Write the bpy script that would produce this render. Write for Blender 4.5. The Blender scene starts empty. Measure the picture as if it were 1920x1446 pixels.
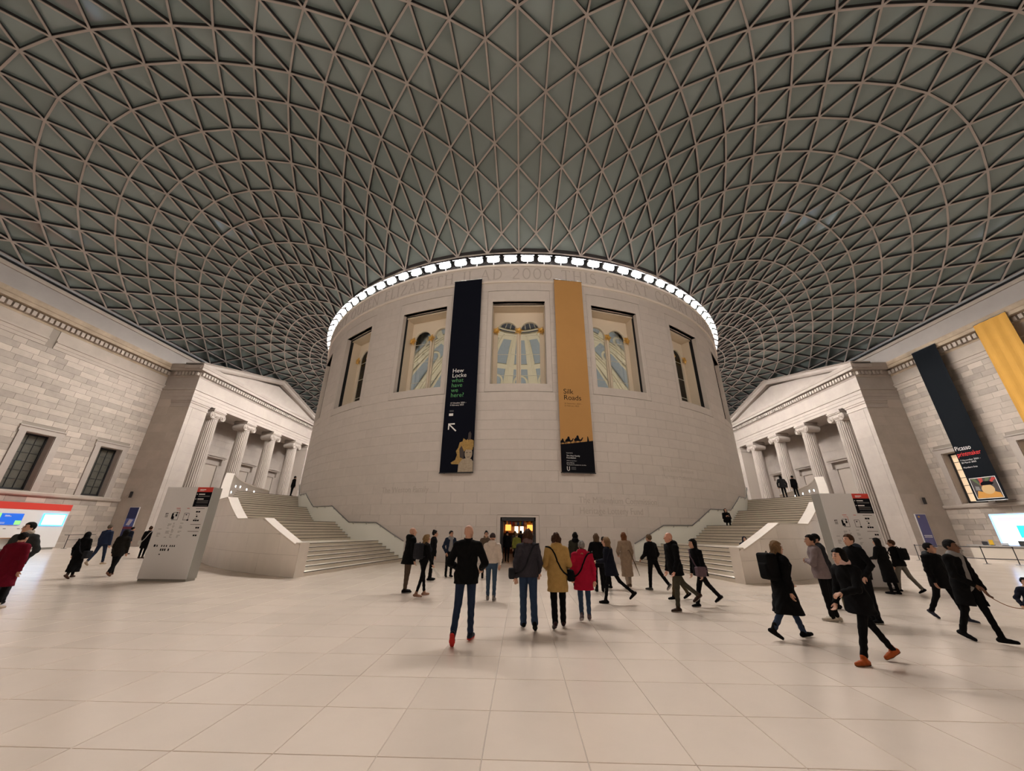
import bpy, math, random
import numpy as np
from mathutils import Matrix, Vector

random.seed(7)
SC = bpy.context.scene
COL = SC.collection
rad = math.radians

# ------------------------------------------------------------------ camera
CAM_F, CAM_P, CAM_Y, CAM_R = 681.61, rad(21.718), rad(1.658), rad(0.592)
CAM_LOC = np.array([0.212, -43.590, 1.647])
_cp, _sp, _cy, _sy = math.cos(CAM_P), math.sin(CAM_P), math.cos(CAM_Y), math.sin(CAM_Y)
FW = np.array([-_sy * _cp, _cy * _cp, _sp])
_rt = np.array([_cy, _sy, 0.0])
_up = np.cross(_rt, FW)
RT = math.cos(CAM_R) * _rt + math.sin(CAM_R) * _up
UP = -math.sin(CAM_R) * _rt + math.cos(CAM_R) * _up
cam = bpy.data.cameras.new('camera')
cam.sensor_width = 36.0
cam.lens = CAM_F / 1920 * 36
cam.clip_end = 400
camo = bpy.data.objects.new('camera', cam)
M = Matrix.Identity(4)
for k in range(3):
    M[k][0], M[k][1], M[k][2], M[k][3] = RT[k], UP[k], -FW[k], CAM_LOC[k]
camo.matrix_world = M
COL.objects.link(camo)
SC.camera = camo

def depth_size(P):
    """distance measure used only to decide which pieces of a big surface show largest"""
    v = np.asarray(P, float) - CAM_LOC
    d = v @ FW
    if d < 0.3:
        return None
    x, y = (v @ RT) / d, (v @ UP) / d
    if abs(x) > 1.46 or abs(y) > 1.1:
        return None
    return np.linalg.norm(v)

# ------------------------------------------------------------------ world, exposure
w = bpy.data.worlds.new('night_sky')
SC.world = w
w.use_nodes = True
w.node_tree.nodes['Background'].inputs[0].default_value = (0.010, 0.014, 0.026, 1)
w.node_tree.nodes['Background'].inputs[1].default_value = 1.0
vs = SC.view_settings
vs.view_transform = 'Standard'
vs.look = 'None'
vs.exposure = 0.27
vs.gamma = 1.0
vs.use_curve_mapping = False
LAMP_STRENGTH = 275.0          # ring of floodlights on top of the drum
FLOOD_POWER = 1700.0           # floodlights on the entrance front behind the camera
DOME_POWER = 4200.0            # lamps inside the reading room

# ------------------------------------------------------------------ materials
MATS = {}

def mat(name, col, rough=0.6, metal=0.0, spec=0.5, emis=None, estr=0.0, var=0.0, noise=0.0, nscale=6.0,
        bump=0.0, bscale=40.0, coat=0.0, dark=None, alpha=1.0):
    """Principled material; var = tone step from piece to piece, noise = mottling inside a piece."""
    if name in MATS:
        return MATS[name]
    m = bpy.data.materials.new(name)
    m.use_nodes = True
    nt = m.node_tree
    N, L = nt.nodes, nt.links
    b = N['Principled BSDF']
    b.inputs['Base Color'].default_value = (*col, 1)
    b.inputs['Roughness'].default_value = rough
    b.inputs['Metallic'].default_value = metal
    b.inputs['Specular IOR Level'].default_value = spec
    b.inputs['Coat Weight'].default_value = coat
    b.inputs['Coat Roughness'].default_value = 0.12
    b.inputs['Alpha'].default_value = alpha
    if emis:
        b.inputs['Emission Color'].default_value = (*emis, 1)
        b.inputs['Emission Strength'].default_value = estr
    if var or noise:
        fac = None
        if var:
            g = N.new('ShaderNodeNewGeometry')
            o = N.new('ShaderNodeObjectInfo')
            a = N.new('ShaderNodeMath'); a.operation = 'ADD'
            f = N.new('ShaderNodeMath'); f.operation = 'FRACT'
            L.new(g.outputs['Random Per Island'], a.inputs[0])
            L.new(o.outputs['Random'], a.inputs[1])
            L.new(a.outputs[0], f.inputs[0])
            mr = N.new('ShaderNodeMapRange')
            mr.inputs[3].default_value = -var
            mr.inputs[4].default_value = var
            L.new(f.outputs[0], mr.inputs[0])
            fac = mr.outputs[0]
        if noise:
            tc = N.new('ShaderNodeNewGeometry')
            nz = N.new('ShaderNodeTexNoise')
            nz.inputs['Scale'].default_value = nscale
            nz.inputs['Detail'].default_value = 5
            nz.inputs['Roughness'].default_value = 0.65
            L.new(tc.outputs['Position'], nz.inputs['Vector'])
            mr2 = N.new('ShaderNodeMapRange')
            mr2.inputs[1].default_value = 0.25
            mr2.inputs[2].default_value = 0.75
            mr2.inputs[3].default_value = -noise
            mr2.inputs[4].default_value = noise
            L.new(nz.outputs['Fac'], mr2.inputs[0])
            if fac is not None:
                ad = N.new('ShaderNodeMath'); ad.operation = 'ADD'
                L.new(fac, ad.inputs[0]); L.new(mr2.outputs[0], ad.inputs[1])
                fac = ad.outputs[0]
            else:
                fac = mr2.outputs[0]
        one = N.new('ShaderNodeMath'); one.operation = 'ADD'
        one.inputs[1].default_value = 1.0
        L.new(fac, one.inputs[0])
        mx = N.new('ShaderNodeVectorMath'); mx.operation = 'SCALE'
        mx.inputs[0].default_value = col
        L.new(one.outputs[0], mx.inputs['Scale'])
        L.new(mx.outputs[0], b.inputs['Base Color'])
    if bump:
        tc = N.new('ShaderNodeNewGeometry')
        nz = N.new('ShaderNodeTexNoise')
        nz.inputs['Scale'].default_value = bscale
        nz.inputs['Detail'].default_value = 4
        L.new(tc.outputs['Position'], nz.inputs['Vector'])
        bp = N.new('ShaderNodeBump')
        bp.inputs['Strength'].default_value = bump
        bp.inputs['Distance'].default_value = 0.02
        L.new(nz.outputs['Fac'], bp.inputs['Height'])
        L.new(bp.outputs[0], b.inputs['Normal'])
    MATS[name] = m
    return m

def emat(name, col, strength):
    if name in MATS:
        return MATS[name]
    m = bpy.data.materials.new(name)
    m.use_nodes = True
    nt = m.node_tree
    nt.nodes.remove(nt.nodes['Principled BSDF'])
    e = nt.nodes.new('ShaderNodeEmission')
    e.inputs[0].default_value = (*col, 1)
    e.inputs[1].default_value = strength
    nt.links.new(e.outputs[0], nt.nodes['Material Output'].inputs[0])
    MATS[name] = m
    return m

def glassmat(name, tint, refl=0.08):
    if name in MATS:
        return MATS[name]
    m = bpy.data.materials.new(name)
    m.use_nodes = True
    nt = m.node_tree
    nt.nodes.remove(nt.nodes['Principled BSDF'])
    t = nt.nodes.new('ShaderNodeBsdfTransparent')
    t.inputs[0].default_value = (*tint, 1)
    g = nt.nodes.new('ShaderNodeBsdfGlossy')
    g.inputs['Roughness'].default_value = 0.03
    fr = nt.nodes.new('ShaderNodeFresnel')
    fr.inputs[0].default_value = 1.45
    mx = nt.nodes.new('ShaderNodeMixShader')
    nt.links.new(fr.outputs[0], mx.inputs[0])
    nt.links.new(t.outputs[0], mx.inputs[1])
    nt.links.new(g.outputs[0], mx.inputs[2])
    nt.links.new(mx.outputs[0], nt.nodes['Material Output'].inputs[0])
    MATS[name] = m
    return m

STONE = mat('drum_limestone', (0.575, 0.515, 0.47), 0.7, var=0.03, noise=0.045, nscale=2.5, bump=0.10, bscale=30)
STONE_IN = mat('letter_shade_limestone', (0.45, 0.395, 0.35), 0.8, noise=0.05)  # greyer tone puts the shade and grime of incised letters into the colour
STONE_PALE = mat('pale_limestone', (0.70, 0.625, 0.545), 0.65, noise=0.04, nscale=2)
OLD = mat('old_portland_stone', (0.44, 0.38, 0.325), 0.8, var=0.21, noise=0.11, nscale=1.3, bump=0.2, bscale=18)
OLD_PLAIN = mat('old_stone_plain', (0.44, 0.38, 0.325), 0.8, var=0.05, noise=0.10, nscale=0.9, bump=0.15, bscale=14)
PORT = mat('portico_stone', (0.40, 0.35, 0.31), 0.75, var=0.04, noise=0.09, nscale=0.8, bump=0.12, bscale=14)
JOINT = mat('mortar_joint', (0.30, 0.26, 0.22), 0.9)
JOINT_PALE = mat('pale_mortar_joint', (0.48, 0.42, 0.365), 0.9)
FLOORM = mat('floor_limestone', (0.70, 0.60, 0.515), 0.19, spec=0.42, var=0.035, noise=0.03, nscale=1.6)
FLOORJ = mat('floor_joint', (0.46, 0.395, 0.34), 0.8)
STEPM = mat('stair_limestone', (0.67, 0.60, 0.50), 0.5, noise=0.05, nscale=3)
NOSING = mat('dark_nosing', (0.07, 0.06, 0.05), 0.6)
STEEL = mat('roof_steel', (0.46, 0.41, 0.38), 0.45, spec=0.4)
PANE = mat('fritted_roof_glass', (0.245, 0.305, 0.30), 0.09, spec=0.62, var=0.10)
WEB = mat('roof_rib_web_shade', (0.055, 0.050, 0.052), 0.6, spec=0.2)  # dark colour stands in for the shaded sides of pale ribs
PARA = mat('parapet_limestone', (0.80, 0.73, 0.655), 0.45, var=0.02, noise=0.03, nscale=2)
RENDER = mat('parapet_render', (0.40, 0.365, 0.34), 0.8, noise=0.06, nscale=.7)
STAIN = mat('stained_stone', (0.42, 0.335, 0.245), 0.8, noise=0.22, nscale=.9, bump=.1)
DARK = mat('dark_metal', (0.018, 0.018, 0.020), 0.45)
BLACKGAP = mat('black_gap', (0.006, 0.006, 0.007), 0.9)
GUTTER = mat('gutter_metal', (0.38, 0.41, 0.45), 0.45, metal=0.2)
RAIL = mat('handrail_steel', (0.30, 0.30, 0.30), 0.32, metal=0.85)
GOLD = mat('gilding', (0.80, 0.50, 0.14), 0.35, metal=0.8)
CREAM = mat('dome_cream', (0.72, 0.64, 0.49), 0.7)
CREAM2 = mat('window_cream', (0.68, 0.58, 0.45), 0.7)
DBLUE = mat('dome_blue', (0.34, 0.385, 0.44), 0.7)
DGLAZE = mat('lantern_glazing', (0.055, 0.06, 0.085), 0.2)
GLASS = glassmat('window_glass', (0.93, 0.95, 0.95))
LIGHTM = emat('floodlight_lens', (1.0, 0.94, 0.89), LAMP_STRENGTH)
WHITE = mat('white_laminate', (0.74, 0.73, 0.72), 0.45)
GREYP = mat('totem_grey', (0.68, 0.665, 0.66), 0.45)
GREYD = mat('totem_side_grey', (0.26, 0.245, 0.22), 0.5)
RED = mat('signal_red', (0.62, 0.045, 0.03), 0.5)
INK = mat('black_ink', (0.007, 0.007, 0.010), 0.8, spec=0.06)
INK2 = mat('dark_grey_ink', (0.10, 0.10, 0.11), 0.6)
PAPER = mat('white_ink', (0.82, 0.80, 0.78), 0.6)

# ------------------------------------------------------------------ mesh helpers
class MB:
    def __init__(s):
        s.v, s.f, s.mi = [], [], []
    def add(s, verts, faces, mi=0):
        o = len(s.v)
        s.v.extend([tuple(map(float, p)) for p in verts])
        s.f.extend([tuple(i + o for i in f) for f in faces])
        s.mi.extend([mi] * len(faces))
        return s
    def box(s, x0, x1, y0, y1, z0, z1, mi=0):
        x0, x1 = min(x0, x1), max(x0, x1); y0, y1 = min(y0, y1), max(y0, y1); z0, z1 = min(z0, z1), max(z0, z1)
        v = [(x0, y0, z0), (x1, y0, z0), (x1, y1, z0), (x0, y1, z0), (x0, y0, z1), (x1, y0, z1), (x1, y1, z1), (x0, y1, z1)]
        return s.add(v, [(0, 3, 2, 1), (4, 5, 6, 7), (0, 1, 5, 4), (1, 2, 6, 5), (2, 3, 7, 6), (3, 0, 4, 7)], mi)
    def hexa(s, b, t, mi=0):
        """b, t: four points each, counter-clockwise seen from the t side"""
        return s.add(list(b) + list(t), [(3, 2, 1, 0), (4, 5, 6, 7), (0, 1, 5, 4), (1, 2, 6, 5), (2, 3, 7, 6), (3, 0, 4, 7)], mi)
    def prism(s, poly, fn, h0, h1, mi=0):
        """poly: 2D outline ccw; fn(a,b,h)->3D"""
        n = len(poly)
        v = [fn(a, b, h0) for a, b in poly] + [fn(a, b, h1) for a, b in poly]
        f = [tuple(range(n - 1, -1, -1)), tuple(range(n, 2 * n))]
        f += [(i, (i + 1) % n, (i + 1) % n + n, i + n) for i in range(n)]
        return s.add(v, f, mi)
    def tube(s, path, r, n=8, cap=True, mi=0):
        P = [np.array(p, float) for p in path]
        rs = r if isinstance(r, (list, tuple)) else [r] * len(P)
        rings = []
        ref = None
        for i, p in enumerate(P):
            t = (P[min(i + 1, len(P) - 1)] - P[max(i - 1, 0)])
            t = t / (np.linalg.norm(t) + 1e-9)
            if ref is None:
                ref = np.array([0, 0, 1.0]) if abs(t[2]) < 0.9 else np.array([1.0, 0, 0])
            a = ref - t * (ref @ t)
            a /= np.linalg.norm(a) + 1e-9
            ref = a
            b = np.cross(t, a)
            rings.append([p + rs[i] * (math.cos(q) * a + math.sin(q) * b) for q in [2 * math.pi * k / n for k in range(n)]])
        v = [q for R_ in rings for q in R_]
        f = []
        for i in range(len(P) - 1):
            for k in range(n):
                f.append((i * n + k, i * n + (k + 1) % n, (i + 1) * n + (k + 1) % n, (i + 1) * n + k))
        if cap:
            f.append(tuple(range(n - 1, -1, -1)))
            f.append(tuple((len(P) - 1) * n + k for k in range(n)))
        return s.add(v, f, mi)
    def lathe(s, prof, c=(0, 0), n=24, mi=0):
        v, f = [], []
        for r, z in prof:
            for k in range(n):
                q = 2 * math.pi * k / n
                v.append((c[0] + r * math.cos(q), c[1] + r * math.sin(q), z))
        for i in range(len(prof) - 1):
            for k in range(n):
                f.append((i * n + k, i * n + (k + 1) % n, (i + 1) * n + (k + 1) % n, (i + 1) * n + k))
        f.append(tuple(range(n - 1, -1, -1)))
        f.append(tuple((len(prof) - 1) * n + k for k in range(n)))
        return s.add(v, f, mi)
    def mirror(s):
        s.v = [(-x, y, z) for x, y, z in s.v]
        s.f = [tuple(reversed(f)) for f in s.f]
        return s
    def mesh(s, name, mats):
        me = bpy.data.meshes.new(name)
        me.from_pydata(s.v, [], s.f)
        for m in (mats if isinstance(mats, (list, tuple)) else [mats]):
            me.materials.append(m)
        if any(s.mi):
            me.polygons.foreach_set('material_index', s.mi)
        me.update()
        return me
    def build(s, name, mats, parent=None, smooth=False, kind=None):
        me = s.mesh(name, mats)
        if smooth:
            me.polygons.foreach_set('use_smooth', [True] * len(me.polygons))
        return obj(name, me, parent, kind)

def obj(name, me, parent=None, kind=None):
    o = bpy.data.objects.new(name, me)
    COL.objects.link(o)
    if parent is not None:
        o.parent = parent
        o.matrix_parent_inverse = parent.matrix_basis.inverted()
    if kind:
        o['kind'] = kind
    return o

def piece(name, me, parent, loc=(0, 0, 0), rz=0.0):
    """a piece that shares its mesh, placed in world coordinates under parent"""
    o = obj(name, me, parent)
    o.location = loc
    o.rotation_euler = (0, 0, rz)
    return o

def tag(o, label, cat=None, group=None, kind=None):
    o['label'] = label
    if cat:
        o['category'] = cat
    if group:
        o['group'] = group
    if kind:
        o['kind'] = kind
    return o

def empty(name, loc=(0, 0, 0), rz=0.0):
    o = bpy.data.objects.new(name, None)
    o.empty_display_size = 0.2
    o.location = loc
    o.rotation_euler = (0, 0, rz)
    COL.objects.link(o)
    o.matrix_basis = Matrix.Translation(loc) @ Matrix.Rotation(rz, 4, 'Z')
    return o

def text_data(s, size, depth=0.0, align='LEFT', spacing=1.0, res=3):
    cu = bpy.data.curves.new('text', 'FONT')
    cu.body = s
    cu.size = size
    cu.extrude = depth
    cu.align_x = align
    cu.space_character = spacing
    cu.resolution_u = res
    o = bpy.data.objects.new('text', cu)
    COL.objects.link(o)
    dg = bpy.context.evaluated_depsgraph_get()
    me = bpy.data.meshes.new_from_object(o.evaluated_get(dg))
    v = [tuple(p.co) for p in me.vertices]
    f = [tuple(p.vertices) for p in me.polygons]
    bpy.data.objects.remove(o)
    bpy.data.curves.remove(cu)
    bpy.data.meshes.remove(me)
    return v, f

def moulding(mb, path, prof, closed_profile=True):
    """sweep a profile [(out, z)...] along a plan polyline; out is to the right of travel; mitred"""
    n = len(path)
    P = [np.array(p, float) for p in path]
    offs = []
    for i in range(n):
        d0 = P[i] - P[i - 1] if i > 0 else P[1] - P[0]
        d1 = P[i + 1] - P[i] if i < n - 1 else P[-1] - P[-2]
        d0 /= np.linalg.norm(d0); d1 /= np.linalg.norm(d1)
        n0 = np.array([d0[1], -d0[0]]); n1 = np.array([d1[1], -d1[0]])
        m = n0 + n1
        m = m / (m @ n0) if abs(m @ n0) > 1e-6 else n0
        offs.append(m)
    k = len(prof)
    v = []
    for i in range(n):
        for o, z in prof:
            q = P[i] + offs[i] * o
            v.append((q[0], q[1], z))
    f = []
    for i in range(n - 1):
        for j in range(k if closed_profile else k - 1):
            a, b = i * k + j, i * k + (j + 1) % k
            f.append((a, b, b + k, a + k))
    f.append(tuple(range(k)))
    f.append(tuple((n - 1) * k + j for j in range(k - 1, -1, -1)))
    return mb.add(v, f)
# ================================================================== FLOOR
R = 22.245                      # drum radius
SL = 0.82                       # floor slab size
floor_base = MB().box(-37.5, 37.5, -46.5, 46.5, -0.30, -0.006).build('floor', FLOORJ, kind='structure')
tag(floor_base, 'pale polished limestone floor of the covered court')

def slab_mesh(mb, x0, x1, y0, y1):
    g, c = 0.0025, 0.003
    a = [(x0 + g, y0 + g, -0.006), (x1 - g, y0 + g, -0.006), (x1 - g, y1 - g, -0.006), (x0 + g, y1 - g, -0.006)]
    b = [(x0 + g + c, y0 + g + c, 0), (x1 - g - c, y0 + g + c, 0), (x1 - g - c, y1 - g - c, 0), (x0 + g + c, y1 - g - c, 0)]
    mb.add(a + b, [(4, 5, 6, 7), (0, 1, 5, 4), (1, 2, 6, 5), (2, 3, 7, 6), (3, 0, 4, 7)])

slabs = []
for i in range(-45, 46):
    for j in range(-10, 66):
        x0, y0 = -0.10 + i * SL, -38.28 + j * SL
        cx, cy = x0 + SL / 2, y0 + SL / 2
        if abs(cx) > 36.9 or cy > 16 or cy < -46.2:
            continue
        if math.hypot(cx, cy) < R - 0.9 and not (abs(cx) < 2 and cy < -14):
            continue
        d = depth_size((cx, cy, 0))
        slabs.append((d if d is not None else 1e9, x0, y0))
slabs.sort()
mb = MB(); slab_mesh(mb, -SL / 2, SL / 2, -SL / 2, SL / 2)
slab_me = mb.mesh('floor_slab', FLOORM)
for d, x0, y0 in slabs[:300]:
    piece('floor_slab', slab_me, floor_base, (x0 + SL / 2, y0 + SL / 2, 0))
mb = MB()
for d, x0, y0 in slabs[300:]:
    slab_mesh(mb, x0, x0 + SL, y0, y0 + SL)
mb.build('floor_slabs_beyond', FLOORM, floor_base, kind='stuff')

# ================================================================== DRUM
def cyl(az, r, z):
    return (r * math.sin(az), -r * math.cos(az), z)

drum = MB()
WIN_AZ = [0, -18, 18, -36, 36, -54, 54]
def free_spans(z0, z1):
    """angular spans of solid wall between openings, degrees"""
    blocked = []
    zc = (z0 + z1) / 2
    if 9.75 < zc < 17.4:
        blocked += [(a - 5.6, a + 5.6) for a in WIN_AZ]
    if zc < 2.44:
        blocked.append((-3.0, 3.0))
    blocked.sort()
    out, a = [], -78.0
    for b0, b1 in blocked:
        out.append((a, b0)); a = b1
    out.append((a, 78.0))
    return out

zrows = [9.75 * k / 16 for k in range(17)] + [9.75 + 7.65 * k / 12 for k in range(1, 13)] + [18.05]
def arc_wall(mb, a0, a1, r0, r1, z0, z1, step=1.0, mi=0):
    """curved slab between radii r0<r1"""
    n = max(1, int(math.ceil((a1 - a0) / step)))
    A = [rad(a0 + (a1 - a0) * k / n) for k in range(n + 1)]
    v = []
    for a in A:
        v += [cyl(a, r1, z0), cyl(a, r1, z1), cyl(a, r0, z1), cyl(a, r0, z0)]
    f = []
    for k in range(n):
        o = k * 4
        for q in range(4):
            f.append((o + q, o + 4 + q, o + 4 + (q + 1) % 4, o + (q + 1) % 4))
    f.append((3, 2, 1, 0)); f.append((n * 4, n * 4 + 1, n * 4 + 2, n * 4 + 3))
    mb.add(v, f, mi)

for z0, z1 in zip(zrows[:-1], zrows[1:]):
    for a0, a1 in free_spans(z0, z1):
        arc_wall(drum, a0, a1, R - 0.30, R - 0.015, z0, z1, 2.0)
arc_wall(drum, 78, 282, R - 0.3, R, 0, 18.05, 3.0)
wall_drum = drum.build('wall_drum', JOINT_PALE, kind='structure')
tag(wall_drum, 'tall round pale limestone drum in the middle of the court')

def block_mesh(mb, a0, a1, z0, z1, r=R):
    """one curved ashlar block, slightly chamfered"""
    g = 0.0018; ga = math.degrees(g / r); c = 0.003; ca = math.degrees(c / r)
    n = max(1, int(round((a1 - a0) / 1.0)))
    A = [a0 + ga + ca + (a1 - a0 - 2 * ga - 2 * ca) * k / n for k in range(n + 1)]
    v, f = [], []
    for k, a in enumerate(A):
        e = -ca if k == 0 else (ca if k == n else 0)
        v += [cyl(rad(a), r, z0 + g + c), cyl(rad(a), r, z1 - g - c), cyl(rad(a + e), r - 0.016, z0 + g), cyl(rad(a + e), r - 0.016, z1 - g)]
    for k in range(n):
        o = 4 * k
        f += [(o, o + 4, o + 5, o + 1), (o + 2, o + 6, o + 4, o), (o + 1, o + 5, o + 7, o + 3)]
    f += [(0, 1, 3, 2), (4 * n + 1, 4 * n, 4 * n + 2, 4 * n + 3)]
    mb.add(v, f)

blocks = []
for ri, (z0, z1) in enumerate(zip(zrows[:-1], zrows[1:])):
    off = 2.0 if ri % 2 else 0.0
    for a0, a1 in free_spans(z0, z1):
        cuts = [a0] + [c for c in [off + 4 * k for k in range(-20, 21)] if a0 + 0.9 < c < a1 - 0.9] + [a1]
        for b0, b1 in zip(cuts[:-1], cuts[1:]):
            am = rad((b0 + b1) / 2)
            P = cyl(am, R, (z0 + z1) / 2)
            d = depth_size(P)
            face = 0 if d is None else max(0.02, ((CAM_LOC - np.array(P)) @ np.array([math.sin(am), -math.cos(am), 0])) / d)
            blocks.append(((d / math.sqrt(face)) if d else 1e9, round(b0, 3), round(b1, 3), z0, z1))
blocks.sort()
cache = {}
for d, a0, a1, z0, z1 in blocks[:300]:
    k = (round(a1 - a0, 2), round(z1 - z0, 3))
    if k not in cache:
        mb = MB(); block_mesh(mb, -(a1 - a0) / 2, (a1 - a0) / 2, 0, z1 - z0)
        cache[k] = mb.mesh('ashlar_block', STONE)
    piece('ashlar_block', cache[k], wall_drum, (0, 0, z0), rad((a0 + a1) / 2))
mb = MB()
for d, a0, a1, z0, z1 in blocks[300:]:
    block_mesh(mb, a0, a1, z0, z1)
mb.build('ashlar_blocks_beyond', STONE, wall_drum, kind='stuff')

# frieze, lip and coping of the drum
def ring_profile(name, prof, m, parent, a0=-180, a1=180, step=1.5):
    n = int((a1 - a0) / step)
    k = len(prof)
    v, f = [], []
    for i in range(n + 1):
        a = rad(a0 + (a1 - a0) * i / n)
        v += [cyl(a, r, z) for r, z in prof]
    for i in range(n):
        for j in range(k):
            a, b = i * k + j, i * k + (j + 1) % k
            f.append((a, a + k, b + k, b))
    return MB().add(v, f).build(name, m, parent)
ring_profile('frieze', [(R + 0.05, 18.17), (R + 0.05, 19.42), (R - 0.3, 19.42), (R - 0.3, 18.17)], STONE, wall_drum)
ring_profile('lip_moulding', [(R, 18.05), (R + 0.07, 18.05), (R + 0.11, 18.10), (R + 0.11, 18.17), (R - 0.3, 18.17), (R - 0.3, 18.05)], STONE_PALE, wall_drum)
ring_profile('coping', [(R + 0.09, 19.42), (R + 0.12, 19.46), (R + 0.12, 19.60), (R - 0.9, 19.60), (R - 0.9, 19.42)], STONE_PALE, wall_drum)
ring_profile('lamp_ledge', [(R - 0.35, 19.60), (R - 0.35, 21.0), (R - 0.5, 21.0), (R - 0.5, 19.60)], DARK, wall_drum)

def bend_text(s, size, az_c, z, r, depth, m, name, parent, spacing=1.0, width=None, align='CENTER'):
    v, f = text_data(s, size, depth, align, spacing)
    xs = [p[0] for p in v]
    sc = 1.0
    if width:
        sc = width / (max(xs) - min(xs))
    c = (max(xs) + min(xs)) / 2 if align == 'CENTER' else min(xs)
    w_ = []
    for x, y, d in v:
        w_.append(cyl(rad(az_c) + (x - c) * sc / r, r + d, z + y))
    return MB().add(w_, f).build(name, m, parent)

# --- inscription in roman capitals, built stroke by stroke (thick and thin strokes with serifs)
def arc_pts(cx, cy, rx, ry, a0, a1, n=14):
    return [(cx + rx * math.cos(rad(a0 + (a1 - a0) * k / n)), cy + ry * math.sin(rad(a0 + (a1 - a0) * k / n))) for k in range(n + 1)]
T, t_ = 0.105, 0.05
GL = {   # width, [(points, thickness)], serif positions
 'I': (.30, [([(.15, 0), (.15, 1)], T)], [(.15, 0), (.15, 1)]),
 'E': (.55, [([(.12, 0), (.12, 1)], T), ([(.12, .97), (.5, .97)], t_), ([(.12, .52), (.43, .52)], t_), ([(.12, .03), (.52, .03)], t_), ([(.5, .97), (.5, .84)], t_), ([(.52, .03), (.52, .17)], t_)], [(.12, 0), (.12, 1)]),
 'L': (.52, [([(.12, 0), (.12, 1)], T), ([(.12, .03), (.5, .03)], t_), ([(.5, .03), (.5, .18)], t_)], [(.12, 0), (.12, 1)]),
 'H': (.80, [([(.14, 0), (.14, 1)], T), ([(.66, 0), (.66, 1)], T), ([(.14, .51), (.66, .51)], t_)], [(.14, 0), (.14, 1), (.66, 0), (.66, 1)]),
 'T': (.70, [([(.35, 0), (.35, 1)], T), ([(.03, .97), (.67, .97)], t_), ([(.03, .97), (.03, .84)], t_), ([(.67, .97), (.67, .84)], t_)], [(.35, 0)]),
 'N': (.84, [([(.12, 0), (.12, 1)], t_), ([(.12, .98), (.72, .02)], T), ([(.72, 0), (.72, 1)], t_)], [(.12, 0), (.12, 1), (.72, 1)]),
 'Z': (.66, [([(.08, .97), (.6, .97)], t_), ([(.58, .95), (.06, .05)], T), ([(.06, .03), (.62, .03)], t_), ([(.08, .97), (.08, .84)], t_), ([(.62, .03), (.62, .17)], t_)], []),
 'A': (.78, [([(.06, 0), (.38, 1)], t_), ([(.38, 1), (.70, 0)], T), ([(.18, .36), (.58, .36)], t_)], [(.06, 0), (.70, 0)]),
 'Y': (.74, [([(.06, 1), (.37, .47)], T), ([(.68, 1), (.37, .47)], t_), ([(.37, 0), (.37, .5)], T)], [(.06, 1), (.68, 1), (.37, 0)]),
 'D': (.78, [([(.13, 0), (.13, 1)], T), (arc_pts(.27, .5, .42, .47, -90, 90), .085), ([(.13, .03), (.27, .03)], t_), ([(.13, .97), (.27, .97)], t_)], [(.13, 0), (.13, 1)]),
 'B': (.62, [([(.12, 0), (.12, 1)], T), (arc_pts(.26, .26, .27, .23, -90, 90), .08), (arc_pts(.26, .74, .22, .23, -90, 90), .08), ([(.12, .03), (.27, .03)], t_), ([(.12, .5), (.27, .5)], t_), ([(.12, .97), (.27, .97)], t_)], [(.12, 0), (.12, 1)]),
 'R': (.68, [([(.12, 0), (.12, 1)], T), (arc_pts(.26, .73, .24, .24, -90, 90), .08), ([(.12, .49), (.27, .49)], t_), ([(.12, .97), (.27, .97)], t_), ([(.30, .49), (.64, .0)], T)], [(.12, 0), (.12, 1), (.64, 0)]),
 'O': (.88, [(arc_pts(.44, .5, .38, .48, 0, 360, 28), .085)], []),
 '0': (.66, [(arc_pts(.33, .5, .27, .48, 0, 360, 26), .085)], []),
 'Q': (.90, [(arc_pts(.44, .5, .38, .48, 0, 360, 28), .085), ([(.48, .08), (.86, -.18)], .085)], []),
 'C': (.76, [(arc_pts(.45, .5, .38, .48, 48, 312, 22), .085), ([(.70, .86), (.70, .72)], t_)], []),
 'G': (.82, [(arc_pts(.45, .5, .38, .48, 48, 325, 22), .085), ([(.74, .02), (.74, .42)], T), ([(.70, .86), (.70, .72)], t_)], [(.74, .42)]),
 'S': (.56, [(arc_pts(.29, .74, .2, .23, 35, 270, 14), .075), (arc_pts(.27, .27, .23, .25, 90, -145, 14), .085)], []),
 'U': (.80, [([(.14, 1), (.14, .35)], T), (arc_pts(.40, .35, .26, .33, 180, 360, 14), .075), ([(.66, .35), (.66, 1)], t_)], [(.14, 1), (.66, 1)]),
 'M': (.94, [([(.10, 0), (.17, 1)], t_), ([(.17, 1), (.47, .05)], T), ([(.47, .05), (.77, 1)], t_), ([(.77, 1), (.84, 0)], T)], [(.10, 0), (.84, 0)]),
 'J': (.40, [([(.22, 1), (.22, .05)], T), ([(.22, .05), (.04, -.15)], t_)], [(.22, 1)]),
 '2': (.62, [(arc_pts(.29, .72, .22, .26, 160, -30, 14), .08), ([(.48, .60), (.06, .04)], .075), ([(.06, .035), (.58, .035)], .07)], []),
 ' ': (.42, [], []),
}
def stroke(mb, pts, th, fn, depth):
    P = [np.array(p, float) for p in pts]
    L_, R_ = [], []
    closed = np.allclose(P[0], P[-1]) and len(P) > 3
    for i, p in enumerate(P):
        if closed:
            d = P[(i + 1) % (len(P) - 1)] - P[(i - 1) if i > 0 else -2]
        else:
            d = P[min(i + 1, len(P) - 1)] - P[max(i - 1, 0)]
        d /= np.linalg.norm(d)
        n = np.array([-d[1], d[0]]) * th / 2
        L_.append(p + n); R_.append(p - n)
    for i in range(len(P) - 1):
        q = [R_[i], R_[i + 1], L_[i + 1], L_[i]]
        mb.hexa([fn(a, b, 0) for a, b in q], [fn(a, b, depth) for a, b in q])

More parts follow.
